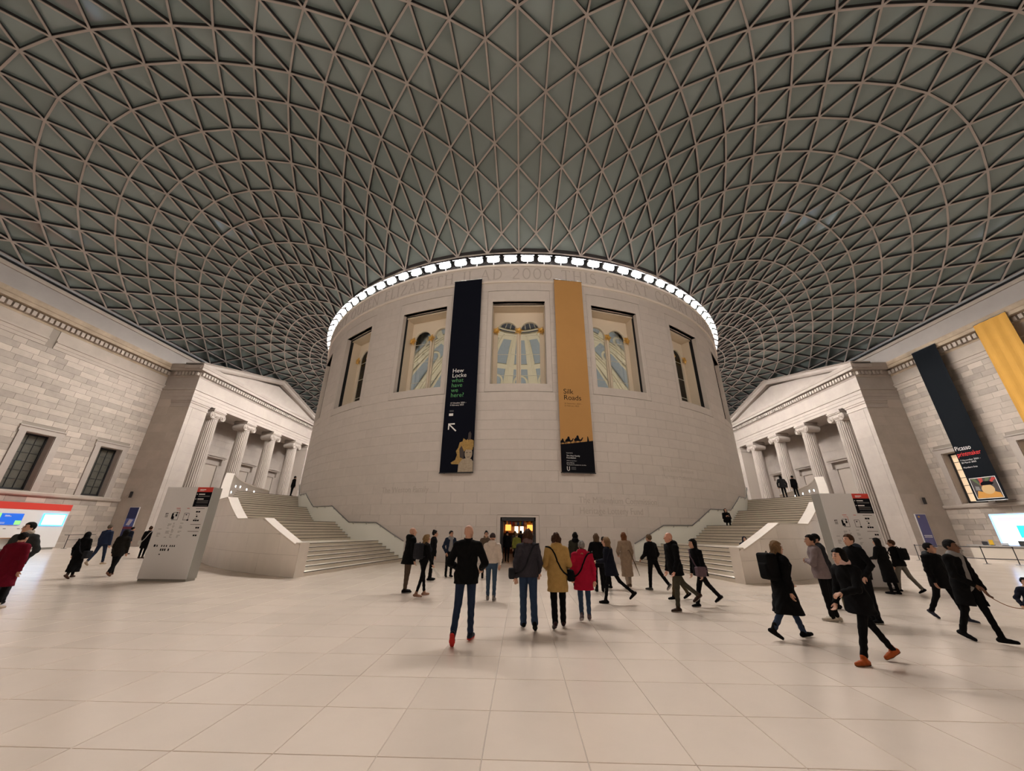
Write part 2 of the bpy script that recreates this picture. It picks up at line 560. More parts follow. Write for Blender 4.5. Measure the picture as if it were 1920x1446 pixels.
FRI = 'DEDICATED TO HER MAJESTY QUEEN ELIZABETH II AD 2000 THIS GREAT COURT CELEBRATING THE MILLENNIUM IS'
HGT = 0.93
total = sum(GL[c][0] + 0.10 for c in FRI) * HGT
# the zero before "THIS" sits just right of the centre line
pre = sum(GL[c][0] + 0.10 for c in FRI[:FRI.index('000')]) * HGT
letters = empty('inscription', (0, -R - 0.05, 18.3))
letters.parent = wall_drum
letters.matrix_parent_inverse = wall_drum.matrix_basis.inverted()
x = -pre - 0.30
SPC = 1.09
x = -(pre * SPC) + 0.25
for c in FRI:
    wd, strokes, ser = GL[c]
    if strokes and abs(math.degrees((x) / R)) < 75:
        mb = MB()
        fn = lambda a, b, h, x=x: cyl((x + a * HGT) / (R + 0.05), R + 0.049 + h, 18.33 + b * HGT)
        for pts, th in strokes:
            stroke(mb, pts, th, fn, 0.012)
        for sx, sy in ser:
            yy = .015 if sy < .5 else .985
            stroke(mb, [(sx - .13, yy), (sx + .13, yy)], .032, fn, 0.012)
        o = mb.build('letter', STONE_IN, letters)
    x += (wd + 0.10) * HGT * SPC

# donors' names carved low on the wall
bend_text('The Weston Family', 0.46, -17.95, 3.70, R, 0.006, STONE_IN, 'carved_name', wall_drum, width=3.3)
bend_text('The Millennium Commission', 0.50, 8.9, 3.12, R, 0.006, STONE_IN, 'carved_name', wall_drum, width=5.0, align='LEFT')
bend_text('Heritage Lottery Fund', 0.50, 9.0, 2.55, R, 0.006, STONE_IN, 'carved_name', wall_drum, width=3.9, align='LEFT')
FAINT = mat('faint_letter_shade', (0.52, 0.465, 0.42), 0.8)  # slightly darker tone stands in for shade in faint cut letters
bend_text('The Clore Foundation', 0.34, 23.3, 5.18, R, 0.004, FAINT, 'carved_name', wall_drum, width=3.0, align='LEFT')
bend_text('The Vivien Duffield Foundation', 0.34, 23.5, 4.72, R, 0.004, FAINT, 'carved_name', wall_drum, width=3.9, align='LEFT')

# ================================================================== DRUM WINDOWS (shared meshes, built at azimuth 0)
HW = R * math.sin(rad(4.7))          # half width of opening
def flatbox(mb, u0, u1, r0, r1, z0, z1, mi=0):
    mb.box(u0, u1, -r1, -r0, z0, z1, mi)
# surround flush with the wall
mb = MB()
e = 0.06
for (a0, a1, z0, z1) in ((-5.57, -4.7, 9.78, 17.37), (4.7, 5.57, 9.78, 17.37), (-4.7, 4.7, 9.78, 10.3), (-4.7, 4.7, 16.5, 17.37)):
    arc_wall(mb, a0, a1, R - 0.32, R - 0.002, z0, z1, 1.2)
me_surround = mb.mesh('surround', STONE)
mb = MB()
d0, d1 = R - 0.32, R - 0.42
for s in (-1, 1):
    flatbox(mb, s * HW, s * (HW + 0.25), d1, R - 0.09, 10.3, 16.5)
flatbox(mb, -HW - .25, HW + .25, d1, R - 0.09, 16.5, 16.75)
flatbox(mb, -HW - .25, HW + .25, d1, R - 0.09, 10.05, 10.3)
me_rev1 = mb.mesh('outer_reveal', STONE)
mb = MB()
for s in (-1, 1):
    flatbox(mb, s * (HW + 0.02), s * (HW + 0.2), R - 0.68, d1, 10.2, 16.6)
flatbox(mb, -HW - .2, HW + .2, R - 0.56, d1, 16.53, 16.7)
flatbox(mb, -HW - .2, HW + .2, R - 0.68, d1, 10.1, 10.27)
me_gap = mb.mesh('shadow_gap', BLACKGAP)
mb = MB()
for s in (-1, 1):
    flatbox(mb, s * (HW - 0.03), s * (HW + 0.3), R - 1.5, R - 0.68, 10.2, 16.6)
flatbox(mb, -HW - .3, HW + .3, R - 1.5, R - 0.56, 16.42, 16.7)
flatbox(mb, -HW - .3, HW + .3, R - 1.5, R - 0.68, 10.0, 10.28)
me_rev2 = mb.mesh('inner_reveal', CREAM2)
# arched screen with two lights: built from strips
def arch_outline(c, hw, z0, zs, n=16):
    pts = [(c - hw, z0), (c + hw, z0)]
    pts += [(c + hw * math.cos(math.pi * k / n), zs + hw * math.sin(math.pi * k / n)) for k in range(n + 1)]
    return pts
LC, LHW, ZS = 0.82, 0.66, 14.95
mb = MB()
def screen_strip(mb, u0, u1, z0, z1):
    flatbox(mb, u0, u1, R - 1.52, R - 1.36, z0, z1)
screen_strip(mb, -HW, -LC - LHW, 10.2, 16.5)
screen_strip(mb, LC + LHW, HW, 10.2, 16.5)
screen_strip(mb, -LC + LHW, LC - LHW, 10.2, 16.5)
for s in (-1, 1):
    n = 16
    for k in range(n):
        q0, q1 = math.pi * k / n, math.pi * (k + 1) / n
        x0, x1 = s * LC + LHW * math.cos(q0), s * LC + LHW * math.cos(q1)
        y0, y1 = ZS + LHW * math.sin(q0), ZS + LHW * math.sin(q1)
        P = [(x1, y1), (x0, y0), (x0, 16.5), (x1, 16.5)]
        mb.hexa([(a, -(R - 1.52), b) for a, b in P][::-1], [(a, -(R - 1.36), b) for a, b in P][::-1])
me_screen = mb.mesh('arched_screen', CREAM2)
mb = MB()
for s in (-1, 1):
    mb.tube([(s * LC + (LHW + .05) * math.cos(q), -(R - 1.36), ZS + (LHW + .05) * math.sin(q)) for q in [math.pi * k / 16 for k in range(17)]], 0.045, 6)
me_archi = mb.mesh('arch_moulding', CREAM)
me_mull = MB().tube([(0, -(R - 1.30), 10.28), (0, -(R - 1.30), 14.75)], 0.085, 10).mesh('mullion', CREAM2)
BAR = mat('glazing_bar_pale', (0.62, 0.58, 0.48), 0.5)
mb = MB()
for s in (-1, 1):
    for z in (11.45, 13.05, 14.55):
        mb.box(s * LC - LHW, s * LC + LHW, -(R - 1.42), -(R - 1.45), z - 0.014, z + 0.014)
me_bars = mb.mesh('glazing_bar', BAR)
def pane_mesh(s):
    mb = MB()
    out = arch_outline(s * LC, LHW, 10.25, ZS)
    mb.prism(out, lambda a, b, h: (a, -(R - 1.46) - h, b), -0.006, 0.006)
    return mb.mesh('pane', GLASS)
me_pane = [pane_mesh(-1), pane_mesh(1)]
mb = MB()
for s in (-1, 1):
    b = [(s * HW, -(R - 1.5), 10.2), (s * (HW + .25), -(R - 1.5), 10.2), (s * (HW + .25), -18.2, 10.2), (s * HW, -18.2, 10.2)]
    t = [(s * HW, -(R - 1.5), 20.8), (s * (HW + .25), -(R - 1.5), 20.8), (s * (HW + .25), -18.2, 20.8), (s * HW, -18.2, 20.8)]
    mb.hexa(b if s > 0 else b[::-1], t if s > 0 else t[::-1])
mb.box(-HW, HW, -(R - 1.5), -18.2, 10.0, 10.25)
me_tun = mb.mesh('deep_embrasure', mat('embrasure_plaster', (0.66, 0.58, 0.40), 0.8))
# gilded rosette: a leafy boss
mb = MB()
for k in range(10):
    q = 2 * math.pi * k / 10
    c, s_ = math.cos(q), math.sin(q)
    L_ = 0.36 if k % 2 == 0 else 0.27
    mb.tube([(0.03 * c, -0.04, 0.03 * s_), (L_ * .6 * c, -0.10, L_ * .6 * s_), (L_ * c, -0.03, L_ * s_)], [0.05, 0.05, 0.012], 6)
mb.lathe([(0.0, -.0), (.07, .02), (.05, .05)], n=8)
mb.v = mb.v
me_ros = mb.mesh('gilded_rosette', GOLD)
WLAB = {0: 'middle window of the drum, between the black and the gold banner', -18: 'drum window just left of the black banner', 18: 'drum window just right of the gold banner',
        -36: 'narrow-looking drum window second to the left of the black banner', 36: 'narrow-looking drum window second to the right of the gold banner',
        -54: 'drum window seen edge-on at the left outline of the drum', 54: 'drum window seen edge-on at the right outline of the drum'}
for n, az in enumerate(sorted(WIN_AZ)):
    wn = empty('window_%d' % (n + 1), cyl(rad(az), R, 10.3), rad(az))
    tag(wn, WLAB[az], kind='structure')
    q = rad(az)
    for nm, me in (('surround', me_surround), ('outer_reveal', me_rev1), ('shadow_gap', me_gap), ('inner_reveal', me_rev2), ('arched_screen', me_screen),
                   ('arch_moulding', me_archi), ('deep_embrasure', me_tun), ('mullion', me_mull), ('glazing_bar', me_bars)):
        if nm == 'deep_embrasure' and abs(az) < 30:
            continue
        piece(nm, me, wn, (0, 0, 0), q)
    for me in me_pane:
        piece('pane', me, wn, (0, 0, 0), q)
    for u in (-LC - LHW - 0.1, 0, LC + LHW + 0.1):
        p = np.array([math.sin(q), -math.cos(q)]) * (R - 1.27) + np.array([math.cos(q), math.sin(q)]) * u
        o = piece('gilded_rosette', me_ros, wn, (p[0], p[1], 14.82), q)

# ================================================================== READING ROOM DOME seen through the windows
dome = empty('ceiling_dome', (0, 0, 9.0))
tag(dome, 'painted blue and cream dome glimpsed through the drum windows', kind='structure')
DC, DR, OCR = 10.0, 20.4, 5.5
def dsp(az, el, r=DR):
    return (r * math.cos(el) * math.sin(az), -r * math.cos(el) * math.cos(az), DC + r * math.sin(el))
EL_TOP = math.acos(OCR / DR)
ZLOW_NEAR = 17.6
def bay(az0, az1, e0, e1, r, m, name, n=8):
    mb = MB()
    E_ = [e0 + (e1 - e0) * k / n for k in range(n + 1)]
    A = [az0, (az0 + az1) / 2, az1]
    v = [dsp(a, e_, r) for e_ in E_ for a in A]
    f = []
    for i in range(n):
        for j in range(2):
            f.append((i * 3 + j, (i + 1) * 3 + j, (i + 1) * 3 + j + 1, i * 3 + j + 1))
    mb.add(v, f)
    return mb
elof = lambda z, r=DR: math.asin((z - DC) / r)
for k in range(20):
    c = 18 * k
    near = min(c, 360 - c) <= 90
    e0 = elof(23.4 if near else 11.0)
    # blue field of the bay
    bay(rad(c - 9), rad(c + 9), e0, EL_TOP, DR, DBLUE, 'bay', 10).build('blue_bay', DBLUE, dome)
    # two ribs and a border: built as raised strips
    mb = MB()
    def strip(a0, a1, e0, e1, h, n=8):
        for i in range(n):
            ea, eb = e0 + (e1 - e0) * i / n, e0 + (e1 - e0) * (i + 1) / n
            fa = 1.0
            b = [dsp(rad(a0), ea, DR - .001), dsp(rad(a1), ea, DR - .001), dsp(rad(a1), eb, DR - .001), dsp(rad(a0), eb, DR - .001)]
            t = [dsp(rad(a0), ea, DR - h), dsp(rad(a1), ea, DR - h), dsp(rad(a1), eb, DR - h), dsp(rad(a0), eb, DR - h)]
            mb.hexa(b, t)
    cr = c + 9
    er = elof(23.4) if (min(cr % 360, 360 - cr % 360) < 92) else elof(11.0)
    strip(cr - 3.4, cr + 3.4, er, EL_TOP, 0.16)
    strip(cr - 2.2, cr + 2.2, er, EL_TOP, 0.30)
    strip(cr - 0.9, cr + 0.9, er, EL_TOP, 0.42)
    mb.build('rib', CREAM, dome)
    if k in (7, 8, 9, 10, 11, 12, 13, 6, 14, 5, 15):
        mb = MB()
        def ring_arch(eb, hw_deg, rise):
            pts = []
            for i in range(17):
                q = math.pi * i / 16
                pts.append(dsp(rad(c + hw_deg * math.cos(q)), eb + rad(rise) * math.sin(q), DR - 0.12))
            return pts
        strip(c - 9, c + 9, elof(26.65), elof(27.15), 0.2, 2)
        strip(c - 9, c + 9, elof(29.35), elof(29.72), 0.3, 1)
        mb.tube(ring_arch(elof(25.1), 4.6, 3.4), 0.20, 6)
        mb.tube([dsp(rad(c - 4.6), elof(20.5), DR - .12), dsp(rad(c - 4.6), elof(25.1), DR - .12)], 0.2, 6)
        mb.tube([dsp(rad(c + 4.6), elof(20.5), DR - .12), dsp(rad(c + 4.6), elof(25.1), DR - .12)], 0.2, 6)
        mb.build('bay_moulding', CREAM, dome)
mb = MB()
arc_wall(mb, -2.2, 2.2, 18.3, R - .36, 9.5, 22.5, 1.1)
me_pier = mb.mesh('pier', mat('embrasure_plaster', (0.66, 0.58, 0.40), 0.8))
for c in (-63, -45, 45, 63):
    piece('pier', me_pier, dome, (0, 0, 0), rad(c))
zr = DC + DR * math.sin(EL_TOP)
def rp(r, z, k, n=60):
    q = 2 * math.pi * k / n
    return (r * math.cos(q), r * math.sin(q), z)
mb = MB()
mb.tube([rp(OCR, zr, k) for k in range(61)], 0.28, 8)
mb.tube([rp(OCR - .45, zr + .35, k) for k in range(61)], 0.16, 8)
mb.build('oculus_rim', CREAM, dome, smooth=True)
mb = MB()
n = 40
for k in range(n):
    a = [rp(OCR - .3, zr + .4, k, n), rp(OCR - .3, zr + .4, k + 1, n), rp(1.4, zr + 3.4, k + 1, n), rp(1.4, zr + 3.4, k, n)]
    mb.add(a, [(0, 1, 2, 3)])
mb.build('lantern_glazing', DGLAZE, dome)
for k in range(n):
    m2 = MB()
    A, B = np.array(rp(OCR - .35, zr + .42, k, n)), np.array(rp(1.4, zr + 3.35, k, n))
    m2.tube([A, B], 0.06, 5)
    C_ = np.array(rp(OCR - .35, zr + .42, k + 1, n)); D_ = np.array(rp(1.4, zr + 3.35, k + 1, n))
    f1 = 0.30
    m2.tube([A + (B - A) * f1, (A + C_) / 2 + ((B + D_) / 2 - (A + C_) / 2) * (f1 + .09), C_ + (D_ - C_) * f1], 0.045, 5)
    m2.build('lantern_bar', CREAM, dome)
for (lx, ly, lz) in ((0, 5, 15.5), (-9, -2, 14.5), (9, -2, 14.5)):
    ld = bpy.data.lights.new('reading_room_lamp', 'POINT')
    ld.energy = DOME_POWER / 3
    ld.color = (1.0, 0.92, 0.80)
    ld.shadow_soft_size = 1.2
    lo = bpy.data.objects.new('reading_room_lamp', ld)
    lo.location = (lx, ly, lz)
    lo.parent = dome
    lo.matrix_parent_inverse = dome.matrix_basis.inverted()
    COL.objects.link(lo)

# ================================================================== DOOR
door = empty('door_1', (0, -R, 0))
tag(door, 'low doorway at the foot of the drum opening into a lit shop', kind='structure')
DHW = 0.97
mb = MB()
for (a0, a1, z0, z1) in ((-2.97, -2.52, 0, 2.42), (2.52, 2.97, 0, 2.42), (-2.52, 2.52, 2.32, 2.42)):
    arc_wall(mb, a0, a1, R - 0.5, R - 0.002, z0, z1, 1.0)
mb.build('stone_surround', STONE, door)
mb = MB()
for s in (-1, 1):
    mb.box(s * 0.90, s * 0.985, -R + 0.06, -R + 0.22, 0, 2.31)
mb.box(-0.985, 0.985, -R + 0.06, -R + 0.22, 2.13, 2.31)
mb.build('metal_frame', DARK, door)
for s in (-1, 1):
    mb = MB()
    mb.box(s * 0.83, s * 0.895, -R + 0.25, -R + 1.15, 0.02, 2.12)
    mb.build('door_leaf', DARK, door)
mb = MB()
for s in (-1, 1):
    mb.box(s * 1.4, s * 1.6, -R + 0.5, -13.0, 0, 3.0)
    mb.box(s * 0.98, s * 1.4, -R + 0.45, -R + 0.55, 0, 3.0)
mb.box(-1.6, 1.6, -13.0, -12.8, 0, 3.0)
mb.box(-1.6, 1.6, -R + 0.45, -12.8, 2.75, 3.0)
WOODY = mat('warm_wood', (0.33, 0.15, 0.05), 0.5)
mb.build('passage_lining', WOODY, door)
for z in (0.45, 0.95, 1.45, 1.95, 2.4):
    MB().box(-1.38, 1.38, -13.4, -13.0, z - .02, z + .02).build('shelf', mat('shelf_wood', (0.22, 0.10, 0.04), 0.5), door)
AMB = emat('amber_lamp', (1.0, 0.33, 0.06), 2.0)
WLAMP = emat('white_panel_lamp', (1.0, 0.88, 0.70), 2.6)
for s in (-1, 1):
    MB().box(s * 0.62, s * 1.05, -13.5, -13.42, 1.62, 2.05).build('amber_lamp', AMB, door)
    MB().box(s * 0.08, s * 0.34, -13.5, -13.42, 1.45, 1.92).build('lit_panel', WLAMP, door)
for i, y in enumerate((-20.6, -18.5, -16.2)):
    MB().box(-0.5, 0.5, y - .1, y + .1, 2.70, 2.745).build('ceiling_lamp', WLAMP, door)
random.seed(3)
bcol = [(0.35, 0.05, 0.04), (0.05, 0.10, 0.28), (0.5, 0.42, 0.3), (0.04, 0.16, 0.08), (0.5, 0.3, 0.05), (0.6, 0.58, 0.55)]
for z in (0.47, 0.97, 1.97):
    x = -1.3
    while x < 1.25:
        wd = random.uniform(0.06, 0.2)
        h = random.uniform(0.2, 0.38)
        bk = MB().box(x, x + wd * .92, -13.3, -13.05, z, z + h).build('shop_book', mat('book_%d' % random.randrange(6), random.choice(bcol), 0.6), door)
        x += wd

# ================================================================== CURVED STAIRS
EA, EB = 24.8, 30.9
def ell(az):
    q = rad(az)
    return 1 / math.sqrt((math.sin(q) / EA) ** 2 + (math.cos(q) / EB) ** 2)
FL = [(16.8, 22.3), (27.5, 32.7), (39.6, 44.9), (50.8, 56.0)]
NR, RISE = 7, 1.02
OUT = 0.897
TH = 0.42
def stair_z(az):
    z = 0.0
    for a0, a1 in FL:
        if az <= a0:
            return z
        if az < a1:
            return z + RISE * (az - a0) / (a1 - a0)
        z += RISE
    return z
def ptop(ao):
    """top of the outer parapet at outer azimuth ao"""
    if ao < 35.5:
        return stair_z(ao / OUT) + 1.0
    return min(4.87, 3.04 + (ao - 35.5) * 1.83 / 6.5)
for side, s in (('left', -1), ('right', 1)):
    st = empty('curved_staircase', (s * 7.2, -25, 0))
    tag(st, 'broad curved stone staircase wrapping the %s flank of the drum' % side, 'staircase', 'curved staircases')
    def put(mb, name, m, parent=st, **k):
        if s > 0:
            mb.mirror()
        return mb.build(name, m, parent, **k)
    # geometry is made for the left side (negative x) and mirrored for the right
    L = lambda az, r, z: (-r * math.sin(rad(az)), -r * math.cos(rad(az)), z)
    def tread(mb, ai0, ai1, z0, z1, inner=R + 0.004, n=3, lip=0.0):
        """solid between inner wall and parapet, from inner azimuth ai0 to ai1"""
        for k in range(n):
            a, b = ai0 + (ai1 - ai0) * k / n, ai0 + (ai1 - ai0) * (k + 1) / n
            ro0, ro1 = ell(a * OUT) - TH + .01, ell(b * OUT) - TH + .01
            P = [(L(a, inner, 0)), (L(a * OUT, ro0, 0)), (L(b * OUT, ro1, 0)), (L(b, inner, 0))]
            bq = [(x, y, z0) for x, y, _ in P]; tq = [(x, y, z1) for x, y, _ in P]
            mb.hexa(bq[::-1], tq[::-1])
    z = 0.0
    for fi, (a0, a1) in enumerate(FL):
        nxt = FL[fi + 1][0] if fi + 1 < len(FL) else 78.0
        for k in range(NR):
            b0 = a0 + (a1 - a0) * k / NR
            b1 = a0 + (a1 - a0) * (k + 1) / NR if k < NR - 1 else nxt
            zt = z + RISE * (k + 1) / NR
            mb = MB(); tread(mb, b0, b1, max(0, zt - 0.5) if zt > .5 else 0.0, zt, n=1 if k < NR - 1 else 8)
            so = put(mb, 'step' if k < NR - 1 else 'landing', STEPM)
            mb = MB()
            d = math.degrees(0.035 / R)
            ro = ell(b0 * OUT) - TH
            P = [L(b0 - .02, R + .01, 0), L(b0 * OUT - .02, ro, 0), L((b0 + d) * OUT, ro, 0), L(b0 + d, R + .01, 0)]
            mb.hexa([(x, y, zt - 0.022) for x, y, _ in P][::-1], [(x, y, zt + 0.003) for x, y, _ in P][::-1])
            put(mb, 'nosing', NOSING, so)
        z += RISE
    # parapet core, following the top profile
    brk = sorted(set([15.1, 35.5, 42.0] + [c * OUT for f in FL for c in f if c * OUT > 15.1] + list(np.arange(15.5, 70, 1.0))))
    brk = [b for b in brk if b <= 69]
    mb = MB()
    for a, b in zip(brk[:-1], brk[1:]):
        ra, rb = ell(a), ell(b)
        za, zb = ptop(a), ptop(b)
        if b < 15.6:
            za = zb = 1.10
        za, zb = za - .05, zb - .05
        P = [L(a, ra - TH, 0), L(a, ra - .012, 0), L(b, rb - .012, 0), L(b, rb - TH, 0)]
        bq = [(p[0], p[1], 0) for p in P]
        tq = [(P[0][0], P[0][1], za), (P[1][0], P[1][1], za), (P[2][0], P[2][1], zb), (P[3][0], P[3][1], zb)]
        mb.hexa(bq[::-1], tq[::-1])
    put(mb, 'parapet_core', JOINT_PALE)
    # coping
    mb = MB()
    for a, b in zip(brk[:-1], brk[1:]):
        ra, rb = ell(a), ell(b)
        za, zb = ptop(a), ptop(b)
        if b < 15.6:
            za = zb = 1.15
        P = [L(a, ra - TH - .015, 0), L(a, ra + .004, 0), L(b, rb + .004, 0), L(b, rb - TH - .015, 0)]
        zz = [za, za, zb, zb]
        mb.hexa([(p[0], p[1], q - .055) for p, q in zip(P, zz)][::-1], [(p[0], p[1], q) for p, q in zip(P, zz)][::-1])
    put(mb, 'parapet_coping', STONE_PALE)
    # outer cladding panels, course by course
    cour = [0.0, 0.72, 1.44, 2.16, 2.88, 3.6, 4.32, 5.04, 5.8]
    for ci, (c0, c1) in enumerate(zip(cour[:-1], cour[1:])):
        a = 15.1
        first = True
        while a < 68:
            w_ = 4.4 if not (first and ci % 2) else 2.2
            first = False
            b = min(a + w_, 69)
            mb = MB()
            n = 6
            seg = 0
            for k in range(n):
                q0, q1 = a + (b - a) * k / n, a + (b - a) * (k + 1) / n
                if k == 0: q0 += .008
                if k == n - 1: q1 -= .008
                t0 = min(c1 - .004, ptop(q0) - .055 + (.10 if q0 < 15.6 else 0)); t1 = min(c1 - .004, ptop(q1) - .055 + (.10 if q1 < 15.6 else 0))
                if t0 <= c0 + .02 and t1 <= c0 + .02:
                    continue
                t0, t1 = max(t0, c0 + .004), max(t1, c0 + .004)
                P = [L(q0, ell(q0) - .014, 0), L(q0, ell(q0), 0), L(q1, ell(q1), 0), L(q1, ell(q1) - .014, 0)]
                zz = [t0, t0, t1, t1]
                mb.hexa([(p[0], p[1], c0 + .004) for p in P][::-1], [(p[0], p[1], q) for p, q in zip(P, zz)][::-1])
                seg += 1
            if seg:
                put(mb, 'parapet_panel', PARA)
            a = b
    # end post facing the court
    mb = MB()
    P = [L(15.1, ell(15.1) - TH - .02, 0), L(15.1, ell(15.1) + .01, 0), L(15.1 - .04, ell(15.1) + .01, 0), L(15.1 - .04, ell(15.1) - TH - .02, 0)]
    mb.hexa([(p[0], p[1], 0) for p in P], [(p[0], p[1], 1.15) for p in P])
    put(mb, 'end_slab', STONE_PALE)
    # glass-green wall lining under the handrail on the drum side
    hz = [(16.9, 1.02), (22.3, 2.0), (28.2, 2.02), (33.6, 3.04), (40.4, 3.06), (46.2, 4.1), (51.5, 4.1), (57.0, 5.10), (68.5, 5.10)]
    def hr(az):
        for (a, za), (b, zb) in zip(hz[:-1], hz[1:]):
            if az <= b:
                return za + (zb - za) * (az - a) / (b - a)
        return hz[-1][1]
    LIN = mat('pale_green_glass_lining', (0.80, 0.80, 0.735), 0.35)
    mb = MB()
    A = sorted(set(list(np.arange(16.9, 68.5, 0.5)) + [h[0] for h in hz] + [c for f in FL for c in f]))
    A = [a for a in A if 16.9 <= a <= 68.5]
    for a, b in zip(A[:-1], A[1:]):
        P = [L(a, R, 0), L(a, R + .012, 0), L(b, R + .012, 0), L(b, R, 0)]
        lo = [stair_z(a), stair_z(a), stair_z(b), stair_z(b)]; hi = [hr(a), hr(a), hr(b), hr(b)]
        mb.hexa([(p[0], p[1], q) for p, q in zip(P, lo)][::-1], [(p[0], p[1], q - .02) for p, q in zip(P, hi)][::-1])
    put(mb, 'wall_lining', LIN)
    path = []
    for (a, za), (b, zb) in zip(hz[:-1], hz[1:]):
        for k in range(6):
            q = a + (b - a) * k / 6
            path.append(L(q, R + .085, za + (zb - za) * k / 6))
    path.append(L(hz[-1][0], R + .085, hz[-1][1]))
    mb = MB().tube(path, 0.030, 8)
    ho = put(mb, 'handrail', RAIL, smooth=True)
    for q in np.arange(18.5, 66, 2.9):
        mb = MB().tube([L(q, R, hr(q) - .10), L(q, R + .08, hr(q) - .09), L(q, R + .085, hr(q))], 0.011, 6)
        put(mb, 'rail_bracket', RAIL, ho)
    # small lamps let into the inner face of the parapet
    LED = emat('step_light', (0.95, 0.97, 1.0), 55.0)
    for q, dz in ((15.5, .30), (17.0, .60), (44.5, 3.80), (47.5, 4.30), (51.3, 4.42), (55.9, 4.42), (60.5, 4.42)):
        zc = dz
        mb = MB()
        c = np.array(L(q, ell(q) - TH - .008, zc))
        nrm = np.array([c[0], c[1], 0]); nrm /= -np.linalg.norm(nrm)
        tg = np.array([-nrm[1], nrm[0], 0])
        ring = [c + 0.055 * (math.cos(u) * tg + math.sin(u) * np.array([0, 0, 1])) for u in [2 * math.pi * k / 10 for k in range(10)]]
        mb.add([p for p in ring] + [p + nrm * .012 for p in ring], [tuple(range(9, -1, -1)), tuple(range(10, 20))] + [(k, (k + 1) % 10, 10 + (k + 1) % 10, 10 + k) for k in range(10)])
        put(mb, 'step_light', LED)
# ================================================================== SIDE WALLS (x = -36.6 built, mirrored for the right)
WX, PX = -36.6, -33.2
PY0, PY1 = -9.7, 14.0
WINY = [-12.1, -17.25, -22.4, -27.6]
def put_side(s, mb, name, m, parent, **k):
    if s > 0:
        mb.mirror()
    return mb.build(name, m, parent, **k)

ENT = dict(
 architrave=[(0.0, 14.55), (0.05, 14.55), (0.05, 14.80), (0.09, 14.80), (0.09, 15.05), (0.16, 15.08), (0.16, 15.20), (0.0, 15.20)],
 frieze_band=[(0.0, 15.20), (0.04, 15.20), (0.04, 16.05), (0.0, 16.05)],
 bed_moulding=[(0.0, 16.05), (0.06, 16.05), (0.12, 16.18), (0.12, 16.60), (0.22, 16.60), (0.22, 16.66), (0.0, 16.66)],
 cornice=[(0.0, 16.66), (0.62, 16.66), (0.62, 16.92), (0.68, 16.96), (0.76, 17.20), (0.76, 17.30), (0.30, 17.42), (0.0, 17.42)],
 parapet=[(-0.5, 17.42), (0.10, 17.42), (0.10, 18.82), (-0.5, 18.82)],
 parapet_coping=[(-0.5, 18.82), (0.20, 18.82), (0.20, 19.12), (-0.5, 19.12)],
)
def wall_openings():
    return [(c - 0.92, c + 0.92, 4.05, 8.15) for c in WINY]
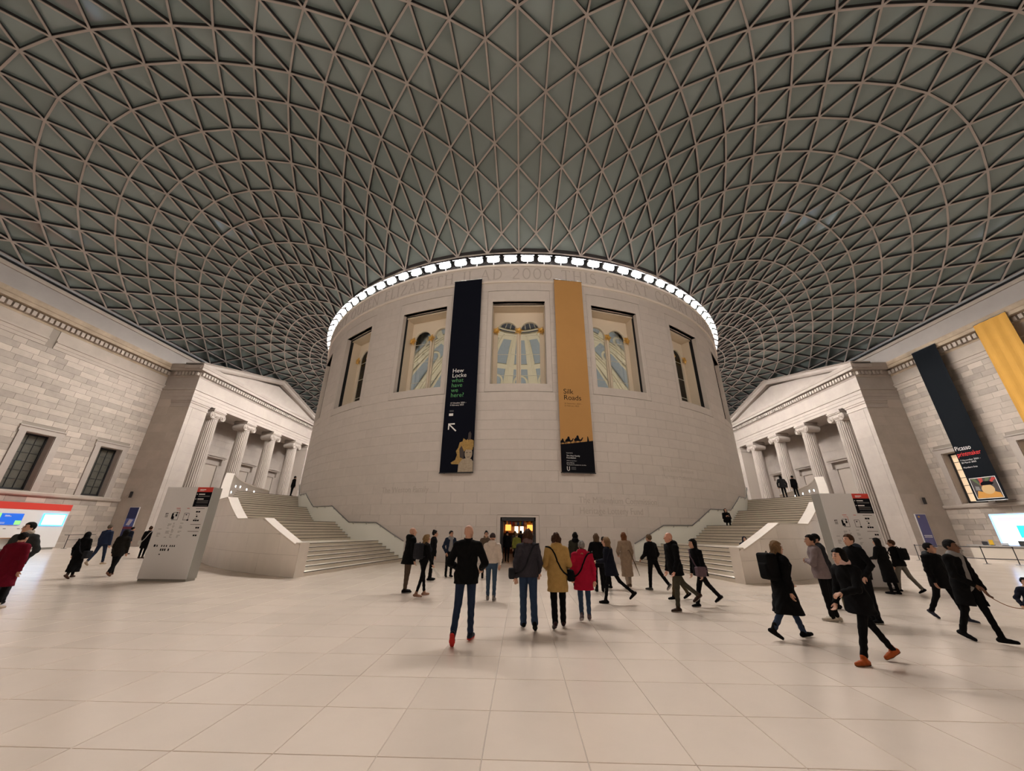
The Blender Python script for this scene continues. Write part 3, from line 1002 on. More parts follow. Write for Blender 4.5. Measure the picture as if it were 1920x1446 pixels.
for side, s in (('left', -1), ('right', 1)):
    # backing wall with window openings
    mb = MB()
    ys = [-46.0]
    for c in sorted(WINY):
        ys += [c - 0.92, c + 0.92]
    ys += [PY0 + .3]
    for i in range(0, len(ys) - 1):
        y0, y1 = ys[i], ys[i + 1]
        if i % 2 == 0:
            mb.box(WX - 0.9, WX - 0.02, y0, y1, 0, 14.55)
        else:
            mb.box(WX - 0.9, WX - 0.02, y0, y1, 0, 4.05)
            mb.box(WX - 0.9, WX - 0.02, y0, y1, 8.15, 14.55)
    mb.box(WX - 0.9, WX, PY1, 46, 0, 14.55)
    mb.box(WX - 0.9, WX, -46, PY0 + .3, 14.55, 19.1)
    mb.box(WX - 0.9, WX, PY1, 46, 14.55, 19.1)
    mb.box(WX - 0.9, WX - 0.02, -46, -31, 0, 14.55)
    wall = put_side(s, mb, 'wall_%s' % side, JOINT, None, kind='structure')
    tag(wall, '%s side wall of old ashlar stone with tall windows and a toothed cornice' % side)
    # ashlar blocks
    rng = random.Random(11 + s)
    rows = [0.40 + 3.28 * k / 8 for k in range(9)]
    rows2 = [4.0 + 10.55 * k / 24 for k in range(25)]
    bl = []
    for rr in (rows, rows2):
        for ri, (z0, z1) in enumerate(zip(rr[:-1], rr[1:])):
            y = -31.0 + (0.55 if ri % 2 else 0) - rng.uniform(0, .3)
            while y < PY0 - 0.02:
                L_ = rng.choice([0.8, 1.0, 1.2, 1.2, 1.35])
                y1 = min(y + L_, PY0)
                if PY0 - y1 < 0.4:
                    y1 = PY0
                # clip against window zones
                segs = [(y, y1)]
                for c in WINY:
                    if z1 > 4.02 and z0 < 8.60:
                        ns = []
                        for a, b in segs:
                            if b <= c - 1.38 or a >= c + 1.38:
                                ns.append((a, b))
                            else:
                                if a < c - 1.38: ns.append((a, c - 1.38))
                                if b > c + 1.38: ns.append((c + 1.38, b))
                        segs = ns
                for a, b in segs:
                    if b - a > 0.12:
                        bl.append((round(a, 2), round(b, 2), z0, z1))
                y = y1
    def order(q):
        a, b, z0, z1 = q
        d = depth_size((s * -WX, (a + b) / 2, (z0 + z1) / 2))
        return d / math.sqrt((b - a)) if d else 1e9
    bl.sort(key=order)
    def blk(mb, a, b, z0, z1, x=WX):
        g, c = 0.003, 0.004
        P0 = [(x - .02, a + g, z0 + g), (x - .02, b - g, z0 + g), (x - .02, b - g, z1 - g), (x - .02, a + g, z1 - g)]
        P1 = [(x, a + g + c, z0 + g + c), (x, b - g - c, z0 + g + c), (x, b - g - c, z1 - g - c), (x, a + g + c, z1 - g - c)]
        mb.hexa(P0, P1)
    cache = {}
    for a, b, z0, z1 in bl[:300]:
        k = (round(b - a, 2), round(z1 - z0, 3))
        if k not in cache:
            mb = MB(); blk(mb, 0, b - a, 0, z1 - z0, 0.0)
            if s > 0: mb.mirror()
            cache[k] = mb.mesh('stone_block', OLD)
        piece('stone_block', cache[k], wall, (s * -WX, a, z0))
    mb = MB()
    for a, b, z0, z1 in bl[300:]:
        blk(mb, a, b, z0, z1)
    put_side(s, mb, 'stone_blocks_beyond', OLD, wall, kind='stuff')
    # mouldings
    path = [(WX, -46), (WX, PY0)]
    path2 = [(WX, PY1), (WX, 46)]
    for nm, pr in ENT.items():
        m = {'parapet': RENDER, 'cornice': STAIN, 'bed_moulding': STAIN}.get(nm, OLD_PLAIN)
        if nm in ('architrave', 'frieze_band') and s < 0:
            mb = MB(); moulding(mb, [(WX, -46), (WX, -19.62)], pr); put_side(s, mb, nm, m, wall)
            mb = MB(); moulding(mb, [(WX, -19.10), (WX, PY0)], pr); put_side(s, mb, nm, m, wall)
        else:
            mb = MB(); moulding(mb, [(WX, -46), (WX, 46)] if nm.startswith('parapet') else path, pr); put_side(s, mb, nm, m, wall)
        if not nm.startswith('parapet'):
            mb = MB(); moulding(mb, path2, pr); put_side(s, mb, nm, m, wall)
    mb = MB(); moulding(mb, [(WX, -46), (WX, PY0 - .02)], [(0, 3.68), (0.10, 3.68), (0.16, 3.76), (0.16, 3.92), (0.08, 4.0), (0, 4.0)]); put_side(s, mb, 'string_course', OLD_PLAIN, wall)
    mb = MB(); moulding(mb, [(WX, -46), (WX, PY0 - .02)], [(0, 0), (0.12, 0), (0.12, .34), (0.06, .40), (0, .40)]); put_side(s, mb, 'plinth', OLD_PLAIN, wall)
    mb = MB(); moulding(mb, [(WX, -46), (WX, 46)], [(-.4, 19.12), (0.05, 19.12), (0.05, 19.34), (-.4, 19.34)]); put_side(s, mb, 'dark_gap_strip', BLACKGAP, wall)
    mb = MB(); moulding(mb, [(WX, -46), (WX, 46)], [(-.4, 19.34), (0.16, 19.34), (0.24, 19.42), (0.16, 19.72), (-.4, 19.72)]); put_side(s, mb, 'roof_gutter', GUTTER, wall)
    dm = MB().box(0, .25, -.12, .12, 0, .36)
    if s > 0: dm.mirror()
    dme = dm.mesh('dentil', OLD_PLAIN)
    for k in range(70):
        y = PY0 - .35 - .36 * k
        piece('dentil', dme, wall, (s * -(WX + .12), y, 16.22))
    # windows of the wall
    for wi, c in enumerate(WINY):
        names = {('left', 0): 'dark tall window nearest the left portico', ('left', 1): 'dark tall window above the white booth with red stripe',
                 ('right', 0): 'lit tall window half hidden by the long black banner on the right wall', ('right', 1): 'lit tall window at the right edge beyond the black banner'}
        wn = empty('window_%d' % (8 + wi + (4 if s > 0 else 0)), (s * -WX, c, 4.05))
        tag(wn, names.get((side, wi), 'tall window in the %s wall nearer the entrance, number %d from the portico' % (side, wi + 1)), kind='structure')
        mb = MB()
        mb.box(WX - .02, WX + .07, c - 1.36, c - .92, 4.0, 8.15)
        mb.box(WX - .02, WX + .07, c + .92, c + 1.36, 4.0, 8.15)
        mb.box(WX - .02, WX + .07, c - 1.42, c + 1.42, 8.15, 8.58)
        mb.box(WX - .02, WX + .13, c - 1.46, c + 1.46, 8.50, 8.60)
        for q in (-1, 1):
            mb.box(WX - .75, WX + .0, c + q * .92, c + q * .90, 4.05, 8.15)
        mb.box(WX - .75, WX, c - .92, c + .92, 8.12, 8.15)
        put_side(s, mb, 'stone_surround', PORT, wn)
        mb = MB()
        x0, x1 = WX - .62, WX - .50
        mb.box(x0, x1, c - .90, c - .80, 4.05, 8.12); mb.box(x0, x1, c + .80, c + .90, 4.05, 8.12)
        mb.box(x0, x1, c - .9, c + .9, 4.05, 4.20); mb.box(x0, x1, c - .9, c + .9, 8.0, 8.12)
        put_side(s, mb, 'frame', DARK, wn)
        for k in (1, 2):
            yy = c - .80 + 1.6 * k / 3
            put_side(s, MB().box(x0 + .03, x1 - .02, yy - .016, yy + .016, 4.2, 8.0), 'glazing_bar', DARK, wn)
        for k in range(1, 6):
            zz = 4.2 + 3.8 * k / 6
            put_side(s, MB().box(x0 + .03, x1 - .02, c - .8, c + .8, zz - .016, zz + .016), 'glazing_bar', DARK, wn)
        if s < 0:
            pm = mat('dark_window_pane', (0.10, 0.098, 0.082), 0.12, spec=0.6, noise=.2, nscale=3)
        else:
            pm = mat('lit_blind', (0.62, 0.50, 0.36), 0.6, emis=(1.0, 0.70, 0.42), estr=0.42)
        for k in range(3):
            for j in range(6):
                y0_ = c - .80 + 1.6 * k / 3 + .016; y1_ = c - .80 + 1.6 * (k + 1) / 3 - .016
                z0_ = 4.2 + 3.8 * j / 6 + .016; z1_ = 4.2 + 3.8 * (j + 1) / 6 - .016
                put_side(s, MB().box(x0 + .04, x0 + .055, y0_, y1_, z0_, z1_), 'pane', pm, wn)
        put_side(s, MB().box(WX - .9, WX - .66, c - .95, c + .95, 4.0, 8.2), 'blackout', DARK, wn)
    if s < 0:
        mb = MB(); mb.box(WX - .5, WX - .30, -19.62, -19.10, 14.1, 16.0)
        put_side(s, mb, 'beam_pocket', OLD_PLAIN, wall)

# ================================================================== PORTICOS
COLY = [-5.95, -0.90, 4.15, 9.20]
CX = -33.9
def column_mesh():
    mb = MB()
    nf = 22
    def prof(z):
        t = (z - 0.7) / 11.9
        return 0.735 - 0.13 * t ** 1.6
    zs = [0.7, 0.9, 2.5, 4.5, 6.5, 8.5, 10.5, 12.3, 12.6]
    v, f = [], []
    n = nf * 5
    for z in zs:
        r = prof(z)
        for k in range(n):
            q = 2 * math.pi * k / n
            ph = k % 5
            d = [0.0, 0.0, 0.060, 0.085, 0.060][ph] * r / .8
            if z in (0.7, 12.6):
                d = 0
            v.append(((r - d) * math.cos(q), (r - d) * math.sin(q), z))
    for i in range(len(zs) - 1):
        for k in range(n):
            f.append((i * n + k, i * n + (k + 1) % n, (i + 1) * n + (k + 1) % n, (i + 1) * n + k))
    mb.add(v, f)
    return mb.mesh('column', PORT)
def capital_mesh():
    mb = MB()
    mb.lathe([(.62, 12.6), (.66, 12.66), (.62, 12.72), (.71, 12.84), (.77, 12.98), (.71, 13.05)], n=32)
    mb.box(-.70, .70, -.88, .88, 13.05, 13.30)
    mb.box(-.78, .78, -.82, .82, 13.30, 13.42)
    mb.box(-.84, .84, -.88, .88, 13.42, 13.55)
    mb.box(-.8, .8, -.8, .8, 13.55, 13.69)
    for q in (-1, 1):
        cy, cz = q * .69, 12.92
        n = 20
        ring = [(cy + .37 * math.cos(2 * math.pi * k / n), cz + .37 * math.sin(2 * math.pi * k / n)) for k in range(n)]
        mb.prism(ring, lambda a, b, h: (h, a, b), -.66, .66)
        for fx in (-.68, .68):
            pts = []
            for k in range(46):
                t = k / 45
                ang = math.pi / 2 - q * t * 2.25 * 2 * math.pi
                r = .335 * (1 - t) ** .8 + .05
                pts.append((fx, cy + r * math.cos(ang), cz + r * math.sin(ang)))
            mb.tube(pts, .042, 6)
            mb.prism([(cy + .075 * math.cos(k * math.pi / 4), cz + .075 * math.sin(k * math.pi / 4)) for k in range(8)], lambda a, b, h, fx=fx: (h, a, b), fx - .05, fx + .05)
    return mb.mesh('capital', PORT)
me_col, me_cap = column_mesh(), capital_mesh()
me_cbase = MB().lathe([(1.0, 0.0), (1.0, .14), (1.04, .22), (1.0, .32), (.87, .36), (.84, .46), (.89, .52), (.87, .60), (.80, .66), (.75, .70)], n=32).mesh('column_base', PORT)

for side, s in (('left', -1), ('right', 1)):
    po = empty('portico', (s * 34.9, 2.1, 0))
    tag(po, 'temple-front portico of four fluted columns in front of the %s wall' % side, 'portico', 'temple-front porticos')
    P = lambda mb, name, m, parent=po, **k: put_side(s, mb, name, m, parent, **k)
    path = [(WX, PY0), (PX, PY0), (PX, PY1), (WX, PY1)]
    for nm, pr in ENT.items():
        if nm.startswith('parapet'):
            continue
        if nm == 'architrave':
            pr = [(-1.6, 13.68), (0.0, 13.68), (0.0, 14.0), (0.035, 14.0), (0.035, 14.33), (0.07, 14.33), (0.07, 14.66), (0.15, 14.70), (0.15, 14.84), (-1.6, 14.84)]
        if nm == 'frieze_band':
            pr = [(-1.6, 14.84), (0.02, 14.84), (0.02, 16.05), (-1.6, 16.05)]
        mb = MB(); moulding(mb, path, pr)
        P(mb, nm, PORT)
    # soffit of the recess
    P(MB().box(WX, PX - 1.0, PY0 + 2.2, PY1 - 2.2, 13.75, 13.9), 'recess_soffit', PORT)
    # return walls and antae in large blocks
    rows = [0.5 + 12.4 * k / 14 for k in range(15)]
    for (a0, a1, nm) in ((PY0, PY0 + 2.2, 'near'), (PY1 - 2.2, PY1, 'far')):
        P(MB().box(WX, PX - .015, a0 + .015, a1 - .015, 0, 13.7), 'anta_core', JOINT_PALE)
        P(MB().box(WX, PX + .08, a0 - .08, a1 + .04, 0, .5), 'anta_plinth', PORT)
        for ri, (z0, z1) in enumerate(zip(rows[:-1], rows[1:])):
            # front face: narrow edge strip beside a hairline joint, then the main face
            for b0, b1 in (((a0, a0 + .43), (a0 + .445, a1)) if nm == 'near' else ((a0, a1),)):
                mb = MB(); mb.box(PX - .02, PX, b0 + .002, b1 - .002, z0 + .002, z1 - .002)
                P(mb, 'anta_block', PORT)
            if nm == 'near':
                xs = [WX, WX + 1.3, PX] if ri % 2 else [WX, WX + 2.1, PX]
                for x0, x1 in zip(xs[:-1], xs[1:]):
                    mb = MB(); mb.box(x0 + .002, x1 - .002, a0, a0 + .02, z0 + .002, z1 - .002)
                    P(mb, 'return_block', OLD_PLAIN)
        mb = MB()
        cap = [(0, 12.9), (.05, 12.9), (.05, 13.0), (.02, 13.02), (.02, 13.28), (.09, 13.36), (.09, 13.46), (.15, 13.54), (.15, 13.66), (0, 13.66)]
        moulding(mb, [(WX + 1.4, a0), (PX, a0), (PX, a1), (WX + 1.4, a1)], cap)
        P(mb, 'anta_capital', PORT)
    # columns
    for c in COLY:
        co = piece('column', me_col, po, (s * -CX, c, 0))
        k = piece('capital', me_cap, co, (s * -CX, c, 0))
        k2 = piece('column_base', me_cbase, co, (s * -CX, c, 0))
        for o in (k, k2):
            o.parent = co
            o.matrix_parent_inverse = Matrix.Identity(4)
            o.location = (0, 0, 0)
    # recess back wall in blocks with three hooded windows
    BX = -36.45
    P(MB().box(WX - .9, BX - .02, PY0 + 2.2, PY1 - 2.2, 0, 13.75), 'recess_wall_core', JOINT_PALE)
    WC = [-1.25, 4.1, 9.3]
    rz = [0 + 13.7 * k / 18 for k in range(19)]
    for ri, (z0, z1) in enumerate(zip(rz[:-1], rz[1:])):
        y = PY0 + 2.2 - (.7 if ri % 2 else 0)
        while y < PY1 - 2.2:
            y1 = min(y + 1.5, PY1 - 2.2)
            segs = [(max(y, PY0 + 2.2), y1)]
            if z0 < 8.7:
                for c in WC:
                    ns = []
                    for a, b in segs:
                        if b <= c - 1.3 or a >= c + 1.3: ns.append((a, b))
                        else:
                            if a < c - 1.3: ns.append((a, c - 1.3))
                            if b > c + 1.3: ns.append((c + 1.3, b))
                    segs = ns
            for a, b in segs:
                if b - a > .1:
                    mb = MB(); mb.box(BX - .02, BX, a + .002, b - .002, z0 + .002, z1 - .002)
                    P(mb, 'recess_block', PORT)
            y = y1
    pm = MATS['dark_window_pane'] if s < 0 else MATS['lit_blind']
    for c in WC:
        mb = MB()
        for q in (-1, 1):
            mb.box(BX - .3, BX + .08, c + q * .90, c + q * 1.3, 0, 8.5)
            mb.box(BX, BX + .34, c + q * 1.12, c + q * 1.34, 8.55, 9.25)
        mb.box(BX - .3, BX + .08, c - 1.3, c + 1.3, 8.5, 8.9)
        mb.box(BX - .05, BX + .04, c - 1.3, c + 1.3, 8.9, 9.25)
        mb.box(BX, BX + .42, c - 1.55, c + 1.55, 9.25, 9.42)
        mb.box(BX, BX + .52, c - 1.65, c + 1.65, 9.42, 9.60)
        fo = P(mb, 'window_surround', PORT)
        P(MB().box(BX - .29, BX - .27, c - .90, c + .90, 3.0, 8.5), 'pane', pm, fo)
        mb = MB()
        for q in (-1, 1):
            mb.box(BX - .27, BX - .18, c + q * .80, c + q * .90, 3.0, 8.5)
        mb.box(BX - .27, BX - .18, c - .9, c + .9, 8.38, 8.5)
        for k in (1, 2):
            yy = c - .8 + 1.6 * k / 3
            mb.box(BX - .27, BX - .22, yy - .016, yy + .016, 3.0, 8.4)
        for k in range(1, 7):
            zz = 3.0 + 5.4 * k / 7
            mb.box(BX - .27, BX - .22, c - .8, c + .8, zz - .016, zz + .016)
        P(mb, 'glazing', DARK, fo)
    # pediment
    yc = (PY0 + PY1) / 2
    half = (PY1 - PY0) / 2 + .76
    zb, za = 17.30, 20.45
    P(MB().prism([(yc - half + 1.2, 17.42), (yc + half - 1.2, 17.42), (yc, za - .75)], lambda a, b, h: (h, a, b), PX - 1.2, PX + .02), 'tympanum', PORT)
    sl = (za - zb) / half
    for q in (-1, 1):
        prf = [(0.02, -.62), (.40, -.58), (.55, -.40), (.55, -.14), (.72, -.05), (.78, .0), (-1.2, .0), (-1.2, -.62)]
        a = np.array([yc + q * half, zb + .12]); b = np.array([yc, za + .12])
        v = [(PX + o, a[0], a[1] + dz) for o, dz in prf] + [(PX + o, b[0], b[1] + dz) for o, dz in prf]
        k = len(prf)
        f = [(i, (i + 1) % k, (i + 1) % k + k, i + k) for i in range(k)] + [tuple(range(k - 1, -1, -1)), tuple(range(k, 2 * k))]
        if q > 0:
            f = [tuple(reversed(t)) for t in f]
        P(MB().add(v, f), 'raking_cornice', PORT)
    dm = MB().box(0, .25, -.11, .11, 0, .34)
    dx = MB().box(-.11, .11, -.25, 0, 0, .34)
    if s > 0: dm.mirror()
    dme, dxe = dm.mesh('dentil', PORT), dx.mesh('dentil', PORT)
    y = PY0 + .05
    while y < PY1:
        piece('dentil', dme, po, (s * -(PX + .12), y, 16.23)); y += .36
    x = PX - .1
    while x > WX + .8:
        piece('dentil', dxe, po, (s * -x, PY0 - .12, 16.23)); x -= .36
# walls at both ends of the court
mb = MB().box(-37.5, 37.5, -47.0, -46.0, 0, 19.3)
wb = mb.build('wall_back', OLD_PLAIN, kind='structure'); tag(wb, 'entrance wall of the court behind the viewer')
mb = MB().box(-37.5, 37.5, 46.0, 47.0, 0, 19.3)
wb = mb.build('wall_front', OLD_PLAIN, kind='structure'); tag(wb, 'far end wall of the court hidden beyond the drum')

# ================================================================== ROOF LATTICE
NC = 120                          # radial ribs; 14 to the corner along the short side, 16 along the long side
def fold(i):
    k = i % 60
    return k if k <= 30 else 60 - k
def rows_of(i):
    k = fold(i)
    return 20 + k if k <= 14 else 48 - k
def bound_pt(i):
    i %= NC
    W_, H_ = 36.45, 45.9
    k = fold(i)
    x, y = (W_ * k / 14, H_) if k <= 14 else (W_, H_ - H_ * (k - 14) / 16)
    return (-x if i < 60 else x), (-y if (i <= 30 or i >= 90) else y)
AMP = [7.0, 7.0, 7.0, 7.05, 7.1, 7.15, 7.2, 7.25, 7.3, 7.35, 7.3, 7.15, 6.9, 6.4, 5.9, 5.35, 4.85, 4.35, 3.9, 3.5, 3.15, 2.85, 2.6, 2.4, 2.28, 2.2, 2.15, 2.1, 2.1, 2.1, 2.1]
TW = [0, 0, .1, .2, .4, .6, .8, .95, 1, 1, 1, .95, .85, .8, .75, .72, .7, .7, .7, .7, .65, .55, .45, .35, .28, .2, .15, .1, .05, 0, 0]
EXS = [1.17, 1.10, 1.01, .97, .955, .95, .93, .91, .90, .88, .87, .86, .86, .86, .86]
RI = 22.15
nodes = {}
for i in range(NC):
    m = rows_of(i)
    q = 2 * math.pi * i / NC
    ix, iy = -RI * math.sin(q), -RI * math.cos(q)
    bx, by = bound_pt(i)
    for j in range(i % 2, m + 1, 2):
        t = j / m
        t = t + 0.055 * math.sin(math.pi * t) * TW[fold(i)]
        nodes[(i, j)] = [ix + (bx - ix) * t, iy + (by - iy) * t, t]
keys = list(nodes); idx = {k: n for n, k in enumerate(keys)}
XYT = np.array([nodes[k] for k in keys])
nbr = []
fixed = np.zeros(len(keys), bool)
edges = set()
for k in keys:
    i, j = k
    nb = []
    for di, dj in ((0, 2), (0, -2), (1, 1), (-1, 1), (1, -1), (-1, -1)):
        q = ((i + di) % NC, j + dj)
        if q in idx:
            nb.append(idx[q])
            edges.add((min(idx[k], idx[q]), max(idx[k], idx[q])))
    nbr.append(nb)
    fixed[idx[k]] = (j == 0 or j == rows_of(i))
for i in range(0, NC, 2):
    a, b = idx[(i, 0)], idx[((i + 2) % NC, 0)]
    edges.add((min(a, b), max(a, b)))
Z = np.zeros(len(keys))
for n, k in enumerate(keys):
    f_ = fold(k[0])
    t = min(max(XYT[n, 2], 0.0), 1.0)
    e = EXS[f_] if f_ <= 14 else 0.86 - 0.10 * min(1, (f_ - 14) / 9)
    g = math.sin(math.pi * t ** e)
    if t > .55:
        g *= 1 - .16 * math.sin(math.pi * (t - .55) / .45) * min(1, max(0, f_ - 14) / 9)
    Z[n] = 20.9 * (1 - t) + 19.62 * t + AMP[f_] * max(g, 0)
NODE = np.stack([XYT[:, 0], XYT[:, 1], Z], 1)
for it in range(5):
    new = NODE.copy()
    for n, nb in enumerate(nbr):
        if not fixed[n] and len(nb) == 6:
            new[n] = 0.45 * NODE[n] + 0.55 * NODE[nb].mean(0)
    NODE = new
tris = []
for k in keys:
    i, j = k
    c = ((i) % NC, j + 2)
    if c in idx:
        for di in (1, -1):
            b = ((i + di) % NC, j + 1)
            if b in idx:
                tris.append((idx[k], idx[b], idx[c]) if di > 0 else (idx[k], idx[c], idx[b]))
for i in range(0, NC, 2):
    tris.append((idx[(i, 0)], idx[((i + 2) % NC, 0)], idx[((i + 1) % NC, 1)]))
# orient triangles downwards-consistent, node normals
NN = np.zeros_like(NODE)
T2 = []
for a, b, c in tris:
    nrm = np.cross(NODE[b] - NODE[a], NODE[c] - NODE[a])
    if nrm[2] < 0:
        b, c = c, b; nrm = -nrm
    T2.append((a, b, c))
    for q in (a, b, c):
        NN[q] += nrm
NN /= np.linalg.norm(NN, axis=1)[:, None]

roof = empty('ceiling', (0, 0, 19.6))
tag(roof, 'billowing lattice roof of steel ribs and triangular glass panes', kind='structure')
def pane_geo(mb, a, b, c):
    A, B, C_ = NODE[a], NODE[b], NODE[c]
    g = (A + B + C_) / 3
    nrm = np.cross(B - A, C_ - A); nrm /= np.linalg.norm(nrm)
    V = []
    for p in (A, B, C_):
        V.append(g + (p - g) * 0.965 + nrm * .05)
    mb.add([tuple(p) for p in V] + [tuple(p + nrm * .03) for p in V], [(2, 1, 0), (3, 4, 5), (0, 1, 4, 3), (1, 2, 5, 4), (2, 0, 3, 5)])
def beam_geo(mb, a, b):
    """a rib: deep web coloured dark for its shaded sides, with a pale flange along its lower edge"""
    A, B = NODE[a], NODE[b]
    d = B - A; d = d / np.linalg.norm(d)
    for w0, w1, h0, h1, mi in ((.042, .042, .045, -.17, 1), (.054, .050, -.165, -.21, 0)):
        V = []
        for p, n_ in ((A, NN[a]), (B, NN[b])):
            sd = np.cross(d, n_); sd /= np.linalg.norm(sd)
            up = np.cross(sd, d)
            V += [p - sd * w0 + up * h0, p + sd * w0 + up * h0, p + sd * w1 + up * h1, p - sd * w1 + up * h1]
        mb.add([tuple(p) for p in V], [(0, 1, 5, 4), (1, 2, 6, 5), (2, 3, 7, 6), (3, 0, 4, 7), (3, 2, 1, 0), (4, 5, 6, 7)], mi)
def big(pts, area):
    c = np.mean(pts, 0)
    d = depth_size(c)
    return (d * d / area) if d else 1e9
tl = sorted(T2, key=lambda t: big(NODE[list(t)], np.linalg.norm(np.cross(NODE[t[1]] - NODE[t[0]], NODE[t[2]] - NODE[t[0]]))))
for t in tl[:300]:
    mb = MB(); pane_geo(mb, *t); mb.build('roof_pane', PANE, roof)
mb = MB()
for t in tl[300:]:
    pane_geo(mb, *t)
mb.build('roof_panes_beyond', PANE, roof, kind='stuff')
el = sorted(edges, key=lambda e: big(NODE[list(e)], np.linalg.norm(NODE[e[0]] - NODE[e[1]])))
for e in el[:300]:
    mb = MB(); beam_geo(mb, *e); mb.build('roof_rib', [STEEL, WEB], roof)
mb = MB()
for e in el[300:]:
    beam_geo(mb, *e)
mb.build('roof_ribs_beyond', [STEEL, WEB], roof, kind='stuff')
# ring collar at the drum and a light-tight skin above
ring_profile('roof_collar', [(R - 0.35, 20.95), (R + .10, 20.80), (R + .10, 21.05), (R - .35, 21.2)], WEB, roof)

# ================================================================== FLOODLIGHT RING
LW, LH = 0.47, 0.20
mb = MB()
zc, rr = 20.16, R + 0.02
tilt = rad(36)
def lamp_pt(u, v, d):
    # lens plane leans slightly downwards
    return (u, -(rr + d * math.cos(tilt) + v * math.sin(tilt)), zc + v * math.cos(tilt) - d * math.sin(tilt))
oct_ = []
for k in range(20):
    q = 2 * math.pi * k / 20
    c, s_ = math.cos(q), math.sin(q)
    oct_.append((LW * math.copysign(abs(c) ** .55, c), LH * math.copysign(abs(s_) ** .55, s_)))
mb.prism([(u * .94, v * .9) for u, v in oct_], lambda a, b, h: lamp_pt(a, b, h), 0.02, 0.045)
me_lens = mb.mesh('lens', LIGHTM)
mb = MB()
mb.prism(oct_, lambda a, b, h: lamp_pt(a, b, h), -.22, 0.012)
mb.box(-.03, .03, -(rr - .10), -(rr - .2), 19.6, zc)
mb.prism([(-LW - .03, LH + .01), (LW + .03, LH + .01), (LW + .03, LH + .05), (-LW - .03, LH + .05)], lambda a, b, h: lamp_pt(a, b, h), -.2, .45)
me_house = mb.mesh('housing', BLACKGAP)
NLAMP = 112
for k in range(NLAMP):
    q = 2 * math.pi * (k + .5) / NLAMP
    fl = empty('floodlight', cyl(q, R, 19.6), q)
    a = math.degrees(q); a = a if a <= 180 else a - 360
    tag(fl, 'white floodlight in the glowing ring around the top of the drum', 'floodlight', 'floodlights ringing the drum top')
    if abs(a) > 150:
        bpy.data.objects.remove(fl)
        continue
    piece('housing', me_house, fl, (0, 0, 0), q)
    piece('lens', me_lens, fl, (0, 0, 0), q)

# floodlights along the top of the entrance front, trained on the drum
SPOTM = emat('distant_lens', (1.0, 0.93, 0.84), 30.0)
for k in range(8):
    x = -24.5 + 7 * k
    fl = empty('facade_floodlight', (x, -45.6, 17.2))
    tag(fl, 'floodlight on the entrance front trained on the drum', 'floodlight', 'floodlights on the entrance front')
    MB().box(x - .25, x + .25, -46.0, -45.45, 17.0, 17.4).build('housing', DARK, fl)
    MB().box(x - .22, x + .22, -45.45, -45.43, 17.03, 17.37).build('lens', SPOTM, fl)
    ld = bpy.data.lights.new('flood_beam', 'SPOT')
    ld.energy = FLOOD_POWER
    ld.color = (1.0, 0.90, 0.80)
    ld.spot_size = rad(75)
    ld.spot_blend = 0.9
    ld.shadow_soft_size = 0.25
    lo = bpy.data.objects.new('flood_beam', ld)
    COL.objects.link(lo)
    lo.parent = fl
    lo.matrix_parent_inverse = fl.matrix_basis.inverted()
    src = Vector((x, -45.4, 17.2))
    dirv = Vector((x * .55, -20.0, 11.5)) - src
    lo.location = src
    lo.rotation_euler = dirv.to_track_quat('-Z', 'Y').to_euler()
# ================================================================== BANNERS
def add_text(mb_parent, s, size, fn, m, name='lettering', width=None, spacing=1.0, align='LEFT'):
    v, f = text_data(s, size, 0.0, align, spacing, 4)
    if not v:
        return None
    sc = 1.0
    if width:
        xs = [p[0] for p in v]
        sc = width / (max(xs) - min(xs))
    return MB().add([fn(x * sc, y, 0.0) for x, y, d in v], f).build(name, m, mb_parent)

BLACKC = mat('black_banner_cloth', (0.006, 0.007, 0.013), 0.85, spec=0.06)
BLACKC2 = mat('charcoal_banner_cloth', (0.009, 0.011, 0.014), 0.85, spec=0.06)
GOLDC = mat('gold_banner_cloth', (0.47, 0.245, 0.075), 0.75, noise=.05, nscale=.6)
YELC = mat('yellow_banner_cloth', (0.60, 0.315, 0.045), 0.75, noise=.06, nscale=.8)
GREENI = mat('green_ink', (0.08, 0.30, 0.10), 0.6)
REDI = mat('red_ink', (0.70, 0.03, 0.03), 0.6)

def cloth(name, w_, z0, z1, m, parent, fn, waves=0.0, nx=10, nz=24):
    """a hanging cloth with thickness, fn(u, z, d) -> world"""
    v, f = [], []
    for side in (0.0, -0.012):
        for j in range(nz + 1):
            for i in range(nx + 1):
                u = -w_ / 2 + w_ * i / nx
                z = z0 + (z1 - z0) * j / nz
                d = waves * math.sin(u * 9.0 + .3 * math.sin(z * .5)) * (0.4 + .6 * (z1 - z) / (z1 - z0)) + side
                v.append(fn(u, z, d))
    n = (nx + 1) * (nz + 1)
    for j in range(nz):
        for i in range(nx):
            a = j * (nx + 1) + i
            f.append((a, a + 1, a + nx + 2, a + nx + 1))
            f.append((n + a, n + a + nx + 1, n + a + nx + 2, n + a + 1))
    rim = [i for i in range(nx + 1)] + [j * (nx + 1) + nx for j in range(1, nz + 1)] + [nz * (nx + 1) + i for i in range(nx - 1, -1, -1)] + [j * (nx + 1) for j in range(nz - 1, 0, -1)]
    for a, b in zip(rim, rim[1:] + rim[:1]):
        f.append((b, a, n + a, n + b))
    return MB().add(v, f).build(name, m, parent)

def drum_fn(az, off=0.25):
    q = rad(az)
    nx_, ny_ = math.sin(q), -math.cos(q)
    ux, uy = math.cos(q), math.sin(q)
    return lambda u, z, d: (nx_ * (R + off + d) + ux * u, ny_ * (R + off + d) + uy * u, z)
def flat_poly(parent, pts, fn, m, name, d=0.004):
    n = len(pts)
    return MB().add([fn(a, b, d) for a, b in pts], [tuple(range(n))]).build(name, m, parent)

